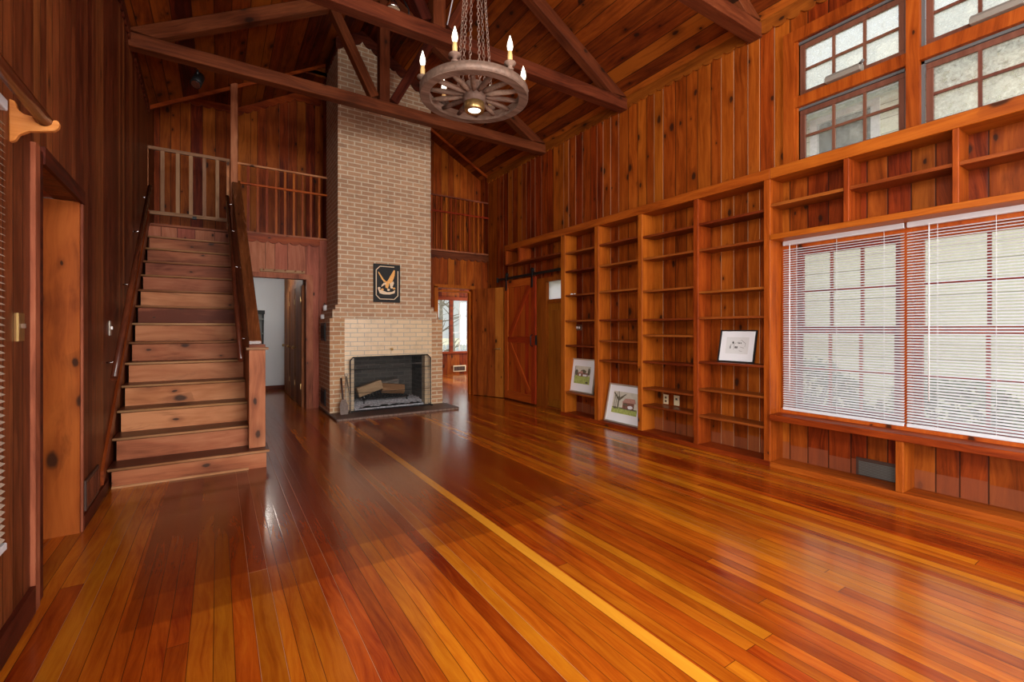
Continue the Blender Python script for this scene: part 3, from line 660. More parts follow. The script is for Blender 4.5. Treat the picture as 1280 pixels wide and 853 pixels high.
# eagle plaque
t = thing('wall_plaque', 'black plaque with a gold eagle on the chimney brick', 'plaque', (2.28, 7.26, 2.04))
yq = 7.262
MB().box(2.065, 2.496, yq - .01, 7.279, 1.734, 2.344).build('panel', M['blackwood'], t, .004)
bo = MB(); x0, x1, z0, z1, c = 2.105, 2.456, 1.785, 2.305, .06
oct_ = [(x0 + c, z0), (x1 - c, z0), (x1, z0 + c), (x1, z1 - c), (x1 - c, z1), (x0 + c, z1), (x0, z1 - c), (x0, z0 + c)]
for i in range(8):
    p, q = oct_[i], oct_[(i + 1) % 8]
    if i == 3: continue
    bo.bar((p[0], yq - .013, p[1]), (q[0], yq - .013, q[1]), .006, .012, (0, 1, 0) if False else (0.01, 0, 1) if abs(p[1] - q[1]) < .01 else (1, 0, 0.01))
bo.build('border', M['cream'], t)
def flat(pts, dy=.016, name='inlay', m='gold', par=t):
    cx, cz = 2.28, 2.045
    MB().prism([(cx + x * .001, yq - dy + .004, cz + z * .001) for x, z in pts], (0, -.006, 0)).build(name, M[m], par)
flat([(-10, 20), (10, 40), (55, 120), (110, 215), (128, 200), (120, 120), (100, 60), (70, 0), (20, -10)], name='wing')
flat([(-20, 20), (-60, 60), (-130, 165), (-145, 175), (-140, 150), (-90, 60), (-50, 10)], name='wing')
flat([(-25, 25), (25, 20), (30, -30), (10, -90), (-25, -80), (-35, -20)], .018, 'body')
flat([(-20, 0), (-55, 0), (-90, -40), (-95, -70), (-70, -50), (-40, -30), (-18, -25)], .019, 'head', 'cream')
flat([(40, -10), (100, 30), (110, 0), (90, -50), (50, -60)], .019, 'tail', 'cream')
flat([(-150, -90), (-130, -110), (-60, -130), (0, -150), (80, -140), (130, -110), (120, -160), (40, -185), (-60, -185), (-120, -170)], .017, 'branch', 'cream')
for k, (x, z) in enumerate(((-130, -90), (-80, -110), (70, -70), (110, -85), (20, -110))):
    flat([(x + 22 * math.cos(a_), z + 18 * math.sin(a_)) for a_ in [2 * PI * i / 8 for i in range(8)]], .02, 'leaf', 'cream' if k % 2 == 0 else 'gold')
# two small white knobs on the chimney shoulder
tag(MB().lathe((1.435, 7.95, 1.469), [(.03, 0), (.034, .03), (.03, .06), (.02, .075)], 14).build('white_jar', M['white']), 'lower of two small white jars on the chimney shoulder', 'jar', 'white jars on the chimney shoulder')
tag(MB().lathe((1.475, 7.95, 1.605), [(.028, 0), (.032, .03), (.032, .08), (.018, .095)], 14).build('white_jar', M['white']), 'upper of two small white jars on the chimney shoulder', 'jar', 'white jars on the chimney shoulder')

# ------------------------------------------------------------------ staircase
st = thing('staircase', 'wooden staircase with worn risers climbing to the loft', 'staircase', (-.25, 6.4, 0))
def SX(y): return .25 - .026 * (y - 5)
for n in range(1, 15):
    zt = .17 + .2004 * (n - 1); zb = zt - .2004 if n > 1 else 0; y = 4.87 + .25 * (n - 1); yr = y + .025
    xr = .385 if n == 1 else SX(y) + .01
    MB().hexa([(XL(yr) + .03, yr, zb), (xr, yr, zb), (xr, yr + .02, zb), (XL(yr) + .03, yr + .02, zb)],
              [(XL(yr) + .03, yr, zt - .028), (xr, yr, zt - .028), (xr, yr + .02, zt - .028), (XL(yr) + .03, yr + .02, zt - .028)]).build('riser', M['fadedX'], st)
    if n < 14:
        xt = .41 if n == 1 else xr
        yb = y + .29
        tr = MB().hexa([(XL(y) + .005, y, zt - .028), (xt, y, zt - .028), (xt, yb, zt - .028), (XL(yb) + .005, yb, zt - .028)],
                  [(XL(y) + .005, y, zt), (xt, y, zt), (xt, yb, zt), (XL(yb) + .005, yb, zt)]).build('tread', M['tread'], st, .006)
        MB().tube([(XL(y) + .006, y + .001, zt - .013), (xt - .002, y + .001, zt - .013)], .0125, 8).build('nosing', M['nosing'], tr)
MB().box(XL(4.9) + .03, .24, 4.882, 4.896, 0, .018).build('shoe_moulding', M['nosing'], st)
# skirt board on the wall
k = MB()
k.hexa([(XL(4.62) + .02, 4.62, .11), (XL(4.62), 4.62, .11), (XL(4.62), 4.62, .22), (XL(4.62) + .02, 4.62, .22)],
       [(XL(8.1) + .02, 8.1, 2.80), (XL(8.1), 8.1, 2.80), (XL(8.1), 8.1, 2.99), (XL(8.1) + .02, 8.1, 2.99)])
along(k.build('skirt_board', M['shelf'], st), 'X', math.atan(.775))
# balustrade panel, cap, newel
def railz(y): return 1.12 + .80 * (y - 5.05)
k = MB(); ya, yb = 5.12, 8.08
k.hexa([(SX(ya) + .012, ya, 0), (SX(ya) + .10, ya, 0), (SX(ya) + .10, ya, railz(ya) - .02), (SX(ya) + .012, ya, railz(ya) - .02)],
       [(SX(yb) + .012, yb, 0), (SX(yb) + .10, yb, 0), (SX(yb) + .10, yb, railz(yb) - .02), (SX(yb) + .012, yb, railz(yb) - .02)])
along(k.build('balustrade_panel', M['fadedY'], st), 'X', math.atan(.8))
along(MB().hexa([(SX(ya) + .004, ya, railz(ya) - .03), (SX(ya) + .115, ya, railz(ya) - .03), (SX(ya) + .115, ya, railz(ya) + .015), (SX(ya) + .004, ya, railz(ya) + .015)],
          [(SX(yb) + .004, yb, railz(yb) - .03), (SX(yb) + .115, yb, railz(yb) - .03), (SX(yb) + .115, yb, railz(yb) + .015), (SX(yb) + .004, yb, railz(yb) + .015)]).build('rail_cap', M['handrail'], st, .005), 'X', math.atan(.8))
nw = MB().box(.247, .385, 4.995, 5.13, .17, 1.11).build('newel_post', M['fadedZ'], st, .004)
MB().box(.222, .41, 4.965, 5.155, 1.105, 1.128).build('newel_cap', M['greyX'], nw, .004)
MB().box(.247, .385, 4.995, 5.13, 1.128, 1.155).build('newel_top', M['fadedX'], nw, .003)
def hand_rail(name, label, xf, y0, y1, z0, z1, side, ys):
    t = thing(name, label, 'handrail', (xf(y0), y0, z0), 'round stair handrails')
    along(MB().tube([(xf(y0), y0, z0), (xf(y1), y1, z1)], .024, 12).build('rail', M['handrail'], t), 'X', math.atan((z1 - z0) / (y1 - y0)))
    for f_ in ys:
        y = y0 + (y1 - y0) * f_; z = z0 + (z1 - z0) * f_
        MB().tube([(xf(y), y, z - .015), (xf(y), y, z - .05), (xf(y) + side * .05, y, z - .065), (xf(y) + side * .075, y, z - .065)], .006, 6).build('bracket', M['chrome'], t)
hand_rail('handrail', 'round handrail bracketed to the dark left wall beside the stairs', lambda y: XL(y) + .075, 4.66, 7.4, .92, 3.12, -1, (.08, .4, .7, .95))
hand_rail('handrail', 'round handrail bracketed to the inside of the solid stair balustrade', lambda y: SX(y) - .06, 5.15, 7.9, 1.0, 3.25, 1, (.12, .5, .75, .97))

# post, gate and railings of the loft
t = thing('loft_post', 'square pine post from the loft edge up to the roof', 'post', (.2, YB, 2.78))
MB().box(.158, .25, YB - .10, YB - .005, 2.80, 5.0).build('post', M['fadedZ'], t, .004)
t = thing('stair_gate', 'pale bare wood gate at the head of the stairs', 'gate', (-.34, YB, 2.9))
yg = YB - .06
MB().box(-.845, .15, yg - .02, yg + .02, 3.805, 3.85).build('top_rail', M['greyX'], t, .003)
MB().box(-.845, .15, yg - .02, yg + .02, 2.905, 2.955).build('bottom_rail', M['greyX'], t, .003)
for x in (-.83, .125): MB().box(x - .018, x + .018, yg - .015, yg + .015, 2.8, 3.81).build('stile', M['fadedZ'], t)
from_px = [(-.655), (-.482), (-.328), (-.168), (-.008)]
for x in from_px: MB().box(x - .022, x + .022, yg - .012, yg + .012, 2.95, 3.81).build('baluster', M['greyZ'], t)
MB().box(-.31, -.26, yg - .03, yg + .02, 2.89, 2.93).build('latch', M['black'], t)
def loft_rail(label, x0, x1, xs, ztop, zmid, zb):
    t = thing('balcony_railing', label, 'railing', ((x0 + x1) / 2, YB, zb), 'loft balcony railings')
    y = YB - .012
    MB().box(x0, x1, y - .028, y + .022, ztop - .028, ztop).build('top_rail', M['fadedX'], t, .003)
    MB().box(x0, x1, y - .03, y + .006, zmid - .028, zmid + .004).build('middle_rail', M['redX'], t, .003)
    for x in xs: MB().box(x - .017, x + .017, y - .012, y + .018, zb, ztop - .028).build('baluster', M['trimZ'], t)
import math as _m
FPX, aa = 572., math.atan2(367.5, 572.)
def xs_at(px):    # lateral position of balusters measured on the loft edge
    u = (px - 640) / FPX; return YB * (math.sin(aa) + math.cos(aa) * u) / (math.cos(aa) - math.sin(aa) * u)
loft_rail('loft railing of slim balusters between the post and the chimney', .25, 1.532, [.272] + [.39 + .1275 * i for i in range(9)], 3.84, 3.545, 2.81)
loft_rail('loft railing of slim balusters right of the chimney', 3.04, XR - .003, [3.10 + .1 * i for i in range(15)], 3.875, 3.57, 2.83)
t = thing('peg_rail', 'narrow wooden peg rail above the hall doorway', 'peg rail', (.87, YB, 2.23))
MB().box(.55, 1.19, YB - .03, YB - .0005, 2.205, 2.25).build('board', M['greyX'], t, .003)
for x in (.6, .75, .9, 1.05, 1.15): MB().lathe((x, YB - .03, 2.235), [(.008, 0), (.008, -.03), (.013, -.035), (.009, -.045)], 8, axis='Y').build('peg', M['fadedZ'], t)

# ------------------------------------------------------------------ bookcases on the right wall
def shelf_board(y0, y1, zt, par, th=.024):
    MB().box(XB + .012, XR, y0, y1, zt - th * .6, zt + th * .4).build('shelf', M['shelf'], par, .002)
bc = thing('bookcase', 'built-in pine bookcase of four tall bays beside the barn door', 'bookcase', (XB, 4.2, 0))
MB().box(XB - .006, XR, 2.321, 7.085, 2.722, 2.822).build('top_beam', M['trimY'], bc, .004)
ups = [(2.321, 2.381), (3.092, 3.152), (3.873, 3.943), (4.64, 4.72), (5.363, 5.459)]
for y0, y1 in ups: MB().box(XB, XR, y0, y1, .0 if y0 > 0 else 0, 2.722).build('upright', M['trimZ'], bc, .003)
MB().box(XB - .006, XR, 2.321, 5.459, 0, .052).build('base', M['trimY'], bc, .003)
cols = [(5.363, 4.72, [2.445, 2.167, 1.807, 1.428, 1.058, .355]), (4.64, 3.943, [2.457, 2.168, 1.811, 1.427, 1.143, .875]),
        (3.873, 3.152, [2.436, 2.163, 1.768, 1.418, 1.227, .903, .577, .367]), (3.092, 2.381, [2.443, 2.16, 1.702, 1.424, .945, .649, .361])]
for y1, y0, zs in cols:
    for z in zs: shelf_board(y0, y1, z, bc)
shelf_board(5.459, 7.065, 2.475, bc)
for y0, y1 in ((6.585, 6.65), (7.03, 7.085)): MB().box(XB, XR, y0, y1, 2.475, 2.722).build('divider', M['trimZ'], bc, .003)
wc = thing('window_shelving', 'built-in pine shelving around the blind-covered window', 'bookcase', (XB, 1.2, 0))
MB().box(XB - .006, XR, -.7, 2.3205, 2.722, 2.822).build('top_beam', M['trimY'], wc, .004)
MB().box(XB - .004, XR, -.7, 2.321, 2.145, 2.195).build('lower_rail', M['trimY'], wc, .003)
for y0, y1 in ((1.679, 1.719), (1.011, 1.046), (.32, .36)): MB().box(XB, XR, y0, y1, 2.195, 2.722).build('upright', M['trimZ'], wc, .003)
for y0, y1 in ((1.719, 2.321), (1.046, 1.679), (.36, 1.011)): shelf_board(y0, y1, 2.475, wc, .028)
MB().box(XB - .02, XR - .01, -.7, 2.321, .445, .50).build('window_ledge', M['trimY'], wc, .004)
for y0, y1 in ((1.321, 1.37), (.2, .25)): MB().box(XB, XR, y0, y1, .052, .445).build('upright', M['trimZ'], wc, .003)
MB().box(XB - .006, XR, -.7, 2.3205, 0, .052).build('base', M['trimY'], wc, .003)

# pictures leaning on the shelves
def picture(name, label, yl, yr, zb, zt, xb, xt, mats, art, fw=.018):
    """leaning frame: left edge at larger y"""
    t = thing('framed_picture', label, 'picture', (xb, (yl + yr) / 2, zb), 'framed pictures leaning on the shelves')
    w_, h_ = yl - yr, math.hypot(zt - zb, xt - xb)
    U = Vector((0, -1, 0)); V = Vector((xt - xb, 0, zt - zb)).normalized(); O = Vector((xb, yl, zb)); Nn = U.cross(V)
    if Nn.x > 0: Nn = -Nn
    P = lambda u, v, d=0: O + U * u + V * v + Nn * d
    def rect(mb, u0, u1, v0, v1, d0, d1, mi=0):
        mb.hexa([P(u0, v0, d0), P(u1, v0, d0), P(u1, v1, d0), P(u0, v1, d0)], [P(u0, v0, d1), P(u1, v0, d1), P(u1, v1, d1), P(u0, v1, d1)], mi)
    f = MB()
    rect(f, 0, w_, 0, fw, 0, .02); rect(f, 0, w_, h_ - fw, h_, 0, .02); rect(f, 0, fw, fw, h_ - fw, 0, .02); rect(f, w_ - fw, w_, fw, h_ - fw, 0, .02)
    f.build('frame', M[mats[0]], t)
    f = MB(); rect(f, fw, w_ - fw, fw, h_ - fw, .002, .008); f.build('mat', M['matboard'], t)
    f = MB(); mm = []; mu, mv0, mv1 = art['m']
    u0, u1, v0, v1 = mu, w_ - mu, mv0, h_ - mv1
    for i, (mat, pts) in enumerate(art['p']):
        if mat not in mm: mm.append(mat)
        d = .009 + .0006 * i
        pl = [P(u0 + (u1 - u0) * a_, v0 + (v1 - v0) * b_, d) for a_, b_ in pts]
        f.prism(pl, Nn * .0005, mm.index(mat))
    f.build('print', [M[k] for k in mm], t)
    return t
sq = lambda a_, b_, c_, d_: [(a_, c_), (b_, c_), (b_, d_), (a_, d_)]
blob = lambda cx, cy, rx, ry, n=9: [(cx + rx * math.cos(2 * PI * i / n) * random.uniform(.75, 1.1), cy + ry * math.sin(2 * PI * i / n) * random.uniform(.75, 1.1)) for i in range(n)]
random.seed(7)
a1 = [('sky_p', sq(0, 1, 0, 1)), ('grass_p', sq(0, 1, 0, .45)), ('tree_p', blob(.12, .62, .12, .2)), ('tree_p', blob(.55, .68, .2, .16)), ('house_p', sq(.2, .85, .42, .62)), ('pink_p', [(.18, .6), (.5, .75), (.55, .6)]), ('matboard', sq(.3, .42, .44, .56)), ('matboard', sq(.55, .8, .44, .54)), ('tree_p', blob(.92, .7, .08, .24)), ('tree_p', blob(.85, .1, .1, .06)), ('tree_p', sq(.02, .05, .3, .98))]
picture('framed_picture', 'small silver-framed print of a house and lawn in the narrow bay', 5.40, 4.86, .366, .862, 4.50, 4.575, ['silver'], dict(m=(.10, .13, .11), p=a1))
random.seed(9)
tr_ = [('tree_p', sq(.22, .27, .2, .8)), ('tree_p', [(.24, .7), (.05, .95), (.02, .92), (.22, .6)]), ('tree_p', [(.25, .7), (.5, .92), (.53, .9), (.27, .6)]), ('tree_p', [(.25, .75), (.2, 1), (.23, 1), (.27, .75)]), ('tree_p', [(.26, .62), (.42, .78), (.43, .76), (.27, .56)])]
a2 = [('sky_p', sq(0, 1, 0, 1)), ('grass_p', sq(0, 1, 0, .28)), ('tree_p', sq(.3, .95, .22, .27)), ('house_p', sq(.42, .86, .26, .55)), ('pink_p', [(.38, .52), (.5, .72), (.86, .74), (.92, .54)]), ('matboard', blob(.72, .34, .12, .09)), ('tree_p', sq(.45, .6, .4, .48)), ('tree_p', blob(.12, .24, .1, .05)), ('tree_p', sq(.08, .1, .2, .9)), ('tree_p', sq(.15, .165, .2, .95))] + tr_
picture('framed_picture', 'large silver-framed print of a cabin and bare tree on the bottom shelf', 4.60, 3.955, .053, .56, 4.47, 4.585, ['silver'], dict(m=(.10, .13, .10), p=a2), .02)
ln = lambda a_, b_, c_, d_: [(a_, b_), (c_, d_), (c_ + .008, d_ + .012), (a_ + .008, b_ + .012)]
a3 = [('matboard', sq(-.03, 1.03, -.03, 1.03)), ('paper', sq(0, 1, 0, 1)), ('ink', ln(.42, .62, .66, .82)), ('ink', ln(.66, .82, .86, .62)), ('ink', ln(.86, .62, .84, .4)), ('ink', ln(.3, .6, .44, .64)), ('ink', ln(.22, .3, .22, .55)), ('ink', ln(.36, .25, .36, .6)),
      ('ink', sq(.54, .575, .6, .68)), ('ink', sq(.6, .635, .6, .68)), ('ink', sq(.66, .695, .6, .68)), ('ink', sq(.42, .47, .32, .44)), ('ink', sq(.49, .54, .32, .44)), ('ink', sq(.2, .24, .3, .46)), ('ink', blob(.33, .66, .04, .09)), ('ink', ln(.66, .4, .82, .34)), ('ink', ln(.62, .18, .76, .13)), ('ink', ln(.22, .5, .32, .56))]
picture('framed_picture', 'black-framed ink drawing of a house leaning on a middle shelf', 2.945, 2.55, .956, 1.29, 4.53, 4.60, ['blackwood'], dict(m=(.075, .09, .075), p=a3), .012)

# outlets, switches, vents
def plate(name, label, cat, y, z, w_, h_, m, sub, x=XR, two=True):
    t = thing(name, label, cat, (x, y, z))
    MB().box(x - .007, x - .0005, y - w_ / 2, y + w_ / 2, z - h_ / 2, z + h_ / 2).build('plate', M[m], t, .002)
    if sub:
        for dz in ((-.022, .022) if two else (0.018,)): MB().box(x - .011, x - .006, y - .014, y + .014, z + dz - .013, z + dz + .013).build('socket', M[sub], t, .002)
plate('wall_outlet', 'tan outlet with dark sockets low in the third bay', 'outlet', 3.70, .443, .072, .115, 'ivory', 'brownplate')
plate('cable_plate', 'blank ivory cable plate beside the tan outlet', 'wall plate', 3.545, .447, .078, .12, 'ivory', 'vent', two=False)
bpy.data.objects['cable_plate'].children[1].name = 'jack'
t = thing('wall_outlet', 'brown outlet with white sockets high in the narrow bay', 'outlet', (XR, 5.32, 1.325))
MB().box(XR - .007, XR - .0005, 5.25, 5.40, 1.285, 1.375).build('plate', M['brownplate'], t, .002)
for y in (5.345, 5.295): MB().lathe((XR - .006, y, 1.33), [(.02, 0), (.02, -.006), (.016, -.008)], 12, axis='X').build('socket', M['white'], t)
t = thing('ornament', 'tiny white ornament lying on a shelf of the narrow bay', 'ornament', (4.5, 5.3, 1.817))
MB().lathe((4.49, 5.32, 1.8168), [(.018, 0), (.024, .012), (.012, .025)], 10).build('shell', M['matboard'], t)
MB().lathe((4.50, 5.26, 1.8168), [(.014, 0), (.02, .012), (.008, .022)], 10).build('lobe', M['matboard'], t)
t = thing('floor_vent', 'dark grey wall vent in the niche under the window', 'vent', (XR, 1.57, .14))
MB().box(XR - .012, XR - .0005, 1.40, 1.71, .055, .205).build('frame', M['ventbrown'], t)
s = MB(); [s.box(XR - .016, XR - .011, 1.41, 1.69, .065 + .013 * i, .073 + .013 * i) for i in range(9)]; s.build('louvres', M['vent'], t)
t = thing('light_switch', 'brass light switch plate beside the left blind', 'switch', (XL(2.8), 2.8, 1.31))
q = MB(); lbox(q, 2.765, 2.84, 1.25, 1.37, .008, .0005); q.build('plate', M['brass'], t)
q = MB(); lbox(q, 2.797, 2.808, 1.305, 1.325, .022, .007); q.build('toggle', M['brownplate'], t)
t = thing('light_switch', 'steel light switch plate on the dark wall beside the stairs', 'switch', (XL(5.03), 5.03, 1.31))
q = MB(); lbox(q, 4.99, 5.07, 1.25, 1.37, .008, .0005); q.build('plate', M['steel'], t)
q = MB(); lbox(q, 5.023, 5.037, 1.3, 1.325, .02, .007); q.build('toggle', M['white'], t)
t = thing('wall_vent', 'brown louvred vent low on the left wall before the stairs', 'vent', (XL(4.3), 4.3, .2))
q = MB(); lbox(q, 4.06, 4.5, .10, .30, .012, .0005); q.build('frame', M['ventbrown'], t)
q = MB(); [lbox(q, 4.09 + .042 * i, 4.11 + .042 * i, .12, .28, .016, .011) for i in range(10)]; q.build('louvres', M['beamZ'], t)

# ------------------------------------------------------------------ barn door, track, doorway
t = thing('barn_door', 'reddish sliding barn door with Z bracing near the corner', 'door', (4.55, 6.8, .02))
X0, X1 = 4.525, 4.558
MB().box(4.54, X1, 6.33, 7.30, .03, 2.19).build('plank_panel', M['barn'], t)
for y0, y1 in ((6.32, 6.44), (7.19, 7.31)): MB().box(X0, X1 + .004, y0, y1, .025, 2.2).build('stile', M['redZ'], t, .003)
for z0, z1 in ((.025, .17), (1.06, 1.17), (2.07, 2.2)): MB().box(X0, 4.541, 6.44, 7.19, z0, z1).build('rail', M['redY'], t, .003)
along(MB().bar((4.534, 7.13, 1.2), (4.534, 6.50, 2.05), .018, .10, (0, 1, .7)).build('brace', M['redZ'], t), 'X', math.atan2(.63, .85))
along(MB().bar((4.534, 7.13, 1.03), (4.534, 6.50, .2), .018, .10, (0, 1, -.7)).build('brace', M['redZ'], t), 'X', -math.atan2(.63, .83))
MB().tube([(X0 + .002, 6.40, 1.01), (X0 - .035, 6.40, 1.03), (X0 - .035, 6.40, 1.19), (X0 + .002, 6.40, 1.21)], .01, 8).build('pull_handle', M['black'], t)
MB().box(X0 - .002, X0 + .035, 6.313, 6.321, 1.03, 1.2).build('edge_pull', M['black'], t)
for y in (6.40, 7.23):
    h = MB().box(X0 - .02, X0 - .008, y - .022, y + .022, 2.02, 2.33).box(X0 - .008, X0, y - .015, y + .015, 2.05, 2.18).build('hanger', M['black'], t)
    MB().lathe((X0 - .008, y, 2.317), [(.045, 0), (.045, .022)], 16, axis='X').build('roller', M['black'], h)
t = thing('barn_door_track', 'flat black steel track above the barn door', 'track', (4.53, 6.5, 2.24))
MB().box(4.518, 4.534, 5.47, 7.56, 2.225, 2.27).build('rail', M['black'], t, .002)
for y in (5.6, 6.2, 6.85, 7.45): MB().lathe((XR - .0005, y, 2.248), [(.012, 0), (.012, -.09)], 10, axis='X').build('standoff', M['black'], t)
MB().box(4.505, 4.54, 7.54, 7.57, 2.2, 2.29).build('stop', M['black'], t)
w = MB(); w.box(XR - .012, XR + .12, 6.13, 6.42, 0, 2.13); w.box(XR - .015, XR + .12, 5.459, 6.42, 2.10, 2.165); w.box(XR - .01, XR + .12, 5.459, 5.50, 0, 2.1); w.box(XR + .02, XR + .10, 5.5, 6.13, 1.735, 1.80)
w.box(XR - .004, XR + .12, 5.5, 6.13, -.001, .02)
struct(w.build('trim_13', M['olive']), 'amber casing of the doorway beside the barn door', 'trim')
o = MB().box(XR + .04, XR + .085, 5.50, 6.13, .02, 1.735).build('door_2', M['olive']); struct(o, 'amber door closed inside the doorway beside the barn door', 'door')
MB().box(XR + .03, XR + .042, 5.60, 6.03, .14, 1.62).build('door_panel', M['olive'], o, .008)
o = MB().box(XR + .05, XR + .06, 5.5, 6.13, 1.80, 2.10).build('white_room_pane', M['backlit']); struct(o, 'pale backlit pane standing in for the white room above the amber door', 'window')  # sky-lit pane added in place of a bright white room beyond
# plank door standing open
hx, fx = Vector((4.285, 8.06, 0)), Vector((4.565, 7.37, 0))
d = (fx - hx).normalized(); nn = Vector((-d.y, d.x, 0)); nn = nn if nn.x < 0 else -nn
pq = lambda z, s_: [hx + nn * s_ + Vector((0, 0, z)), fx + nn * s_ + Vector((0, 0, z))]
m_ = MB(); a_, b_ = pq(.012, 0), pq(.012, .04); c_, d_ = pq(2.095, 0), pq(2.095, .04)
m_.hexa([a_[0], a_[1], b_[1], b_[0]], [c_[0], c_[1], d_[1], d_[0]])
do = m_.build('door_1', M['plankdoor']); struct(do, 'plank door standing open against the corner', 'door')
hp = hx + (fx - hx) * .9 + nn * .04 + Vector((0, 0, .93))
MB().lathe(hp, [(.02, 0), (.02, -.012), (.01, -.014), (.01, -.04)], 12, axis='X').build('rose', M['brass'], do)
MB().tube([hp + Vector((-.04, 0, 0)), hp + Vector((-.045, .0, 0)) - d * .1], .009, 8).build('lever', M['brass'], do)

# ------------------------------------------------------------------ windows on the right wall
def sash(y0, y1, z0, z1, par, fw=.045, x=XR + .045, cols=3, rows=2, gl='dirty', mat='sash', mw=.022):
    s = MB(); s.box(x, x + .035, y0, y1, z0, z0 + fw); s.box(x, x + .035, y0, y1, z1 - fw, z1); s.box(x, x + .035, y0, y0 + fw, z0 + fw, z1 - fw); s.box(x, x + .035, y1 - fw, y1, z0 + fw, z1 - fw)
    so = s.build('sash', M[mat], par, .003)
    m = MB()
    for i in range(1, cols): yy = y0 + fw + (y1 - y0 - 2 * fw) * i / cols; m.box(x + .006, x + .028, yy - mw / 2, yy + mw / 2, z0 + fw, z1 - fw)
    for i in range(1, rows): zz = z0 + fw + (z1 - z0 - 2 * fw) * i / rows; m.box(x + .005, x + .029, y0 + fw, y1 - fw, zz - mw / 2, zz + mw / 2)
    m.build('muntins', M[mat], so)
    MB().box(x + .014, x + .018, y0 + fw, y1 - fw, z0 + fw, z1 - fw).build('pane', M[gl], so)
    return so
f = MB()
f.box(XR - .02, XR, 2.21, 2.31, 2.824, 4.14); f.box(XR - .02, XR, .30, 2.21, 4.03, 4.14); f.box(XR - .02, XR + .1, 1.288, 1.371, 2.824, 4.03); f.box(XR - .02, XR, .30, .38, 2.824, 4.03)
f.box(XR - .012, XR + .1, .38, 1.288, 3.405, 3.505); f.box(XR - .012, XR + .1, 1.371, 2.21, 3.405, 3.505)
f.box(XR, XR + .12, 2.19, 2.22, 2.84, 4.03); f.box(XR, XR + .12, .38, 2.22, 2.84, 2.87)
fo = f.build('window_1', M['trimZ']); struct(fo, 'high awning windows above the bookcase beam', 'window')
g = MB()
for y0, y1 in ((1.371, 2.21), (.38, 1.288)):
    for z0, z1 in ((2.87, 3.405), (3.505, 4.03)):
        g.box(XR + .03, XR + .05, y0, y1, z1 - .022, z1); g.box(XR + .03, XR + .05, y1 - .02, y1, z0, z1); g.box(XR + .03, XR + .05, y0, y0 + .02, z0, z1)
        if z0 > 3: g.box(XR + .02, XR + .05, y0, y1, z0, z0 + .012)
g.build('weatherstrip', M['gasket'], fo)
for y0, y1 in ((1.392, 2.188), (.402, 1.266)):
    sash(y0, y1, 2.88, 3.382, fo, gl='hazy' if y0 > 1 else 'dirty'); sash(y0, y1, 3.518, 4.005, fo)
for yc in (1.80, .86):
    q = MB(); q.prism([(XR - .05, yc - .13, 3.51), (XR + .04, yc - .13, 3.51), (XR + .04, yc - .13, 3.57), (XR - .02, yc - .13, 3.58), (XR - .05, yc - .13, 3.55)], (0, .27, 0)); q.build('opener', M['taupe'], fo, .004)
    MB().tube([(XR - .04, yc - .13, 3.56), (XR - .065, yc - .16, 3.565)], .012, 8).build('crank', M['gasket'], fo)
f = MB()
for y0, y1 in ((1.335, 1.405), (2.22, 2.32), (.05, .14)): f.box(XR - .015, XR + .1, y0, y1, .5, 2.15)
f.box(XR - .012, XR + .1, .05, 2.32, 2.06, 2.15); f.box(XR - .05, XR + .1, .05, 2.32, .5, .545)
fo = f.build('window_2', M['redZ']); struct(fo, 'wide double-hung window behind the white blinds', 'window')
for y0, y1 in ((1.405, 2.22), (.14, 1.335)):
    sash(y0, y1, .545, 1.31, fo, .055, XR + .03, 3, 2, 'glass', 'redZ', .022); sash(y0, y1, 1.27, 2.06, fo, .055, XR + .06, 3, 2, 'glass', 'redZ', .022)
def blind(label, y0, y1, zt, zb, x, cords, slm='slat', tilt=.45, left=False, pitch=.0222):
    t = thing('venetian_blind', label, 'blind', (x, (y0 + y1) / 2, zb), 'white venetian blinds' if not left else None)
    MB().box(x - .018, x + .018, y0, y1, zt - .042, zt).build('headrail', M['slat'], t, .003)
    MB().box(x - .016, x + .016, y0, y1, zb, zb + .028).build('bottom_rail', M['slat'], t, .003)
    s = MB(); n = int((zt - .06 - zb - .035) / pitch)
    dx, dz = .0125 * math.cos(tilt), .0125 * math.sin(tilt)
    for i in range(n):
        z = zb + .045 + i * pitch
        sg = -1 if left else 1
        s.add([(x - dx, y0, z - dz * sg), (x, y0, z + .0012), (x + dx, y0, z + dz * sg), (x - dx, y1, z - dz * sg), (x, y1, z + .0012), (x + dx, y1, z + dz * sg),
               (x - dx, y0, z - dz * sg - .0012), (x, y0, z), (x + dx, y0, z + dz * sg - .0012), (x - dx, y1, z - dz * sg - .0012), (x, y1, z), (x + dx, y1, z + dz * sg - .0012)],
              [(0, 1, 4, 3), (1, 2, 5, 4), (6, 9, 10, 7), (7, 10, 11, 8), (0, 3, 9, 6), (2, 8, 11, 5)])
    s.build('slats', M[slm], t)
    for y in cords:
        MB().box(x - .0145, x - .0125, y - .0014, y + .0014, zb + .02, zt - .03).build('ladder_cord', M['slat'], t)
    return t
b1 = blind('white venetian blind covering the left half of the wide window', 1.372, 2.295, 2.145, .53, 4.585, (2.17, 1.84, 1.50))
MB().tube([(4.555, 2.225, 2.11), (4.552, 2.225, .72)], .004, 8).build('tilt_wand', M['white'], b1)
b2 = blind('white venetian blind covering the right half of the wide window, nearest the frame edge', .12, 1.355, 2.145, .53, 4.585, (1.17, .86, .5, .25))
MB().tube([(4.555, 1.215, 2.11), (4.552, 1.215, .75)], .004, 8).build('tilt_wand', M['white'], b2)
blind('pale venetian blind at the edge of the dark left wall', .85, 2.48, 2.165, .47, XL(2.2) + .024, (2.3, 1.6), 'tan_slat', .5, True, .026)
f = MB(); lbox(f, .82, .92, .45, 2.15, .015, -.08); lbox(f, 2.44, 2.52, .45, 2.15, .015, -.08); lbox(f, .82, 2.52, 2.1, 2.17, .015, -.08); lbox(f, .82, 2.52, .45, .52, .02, -.08)
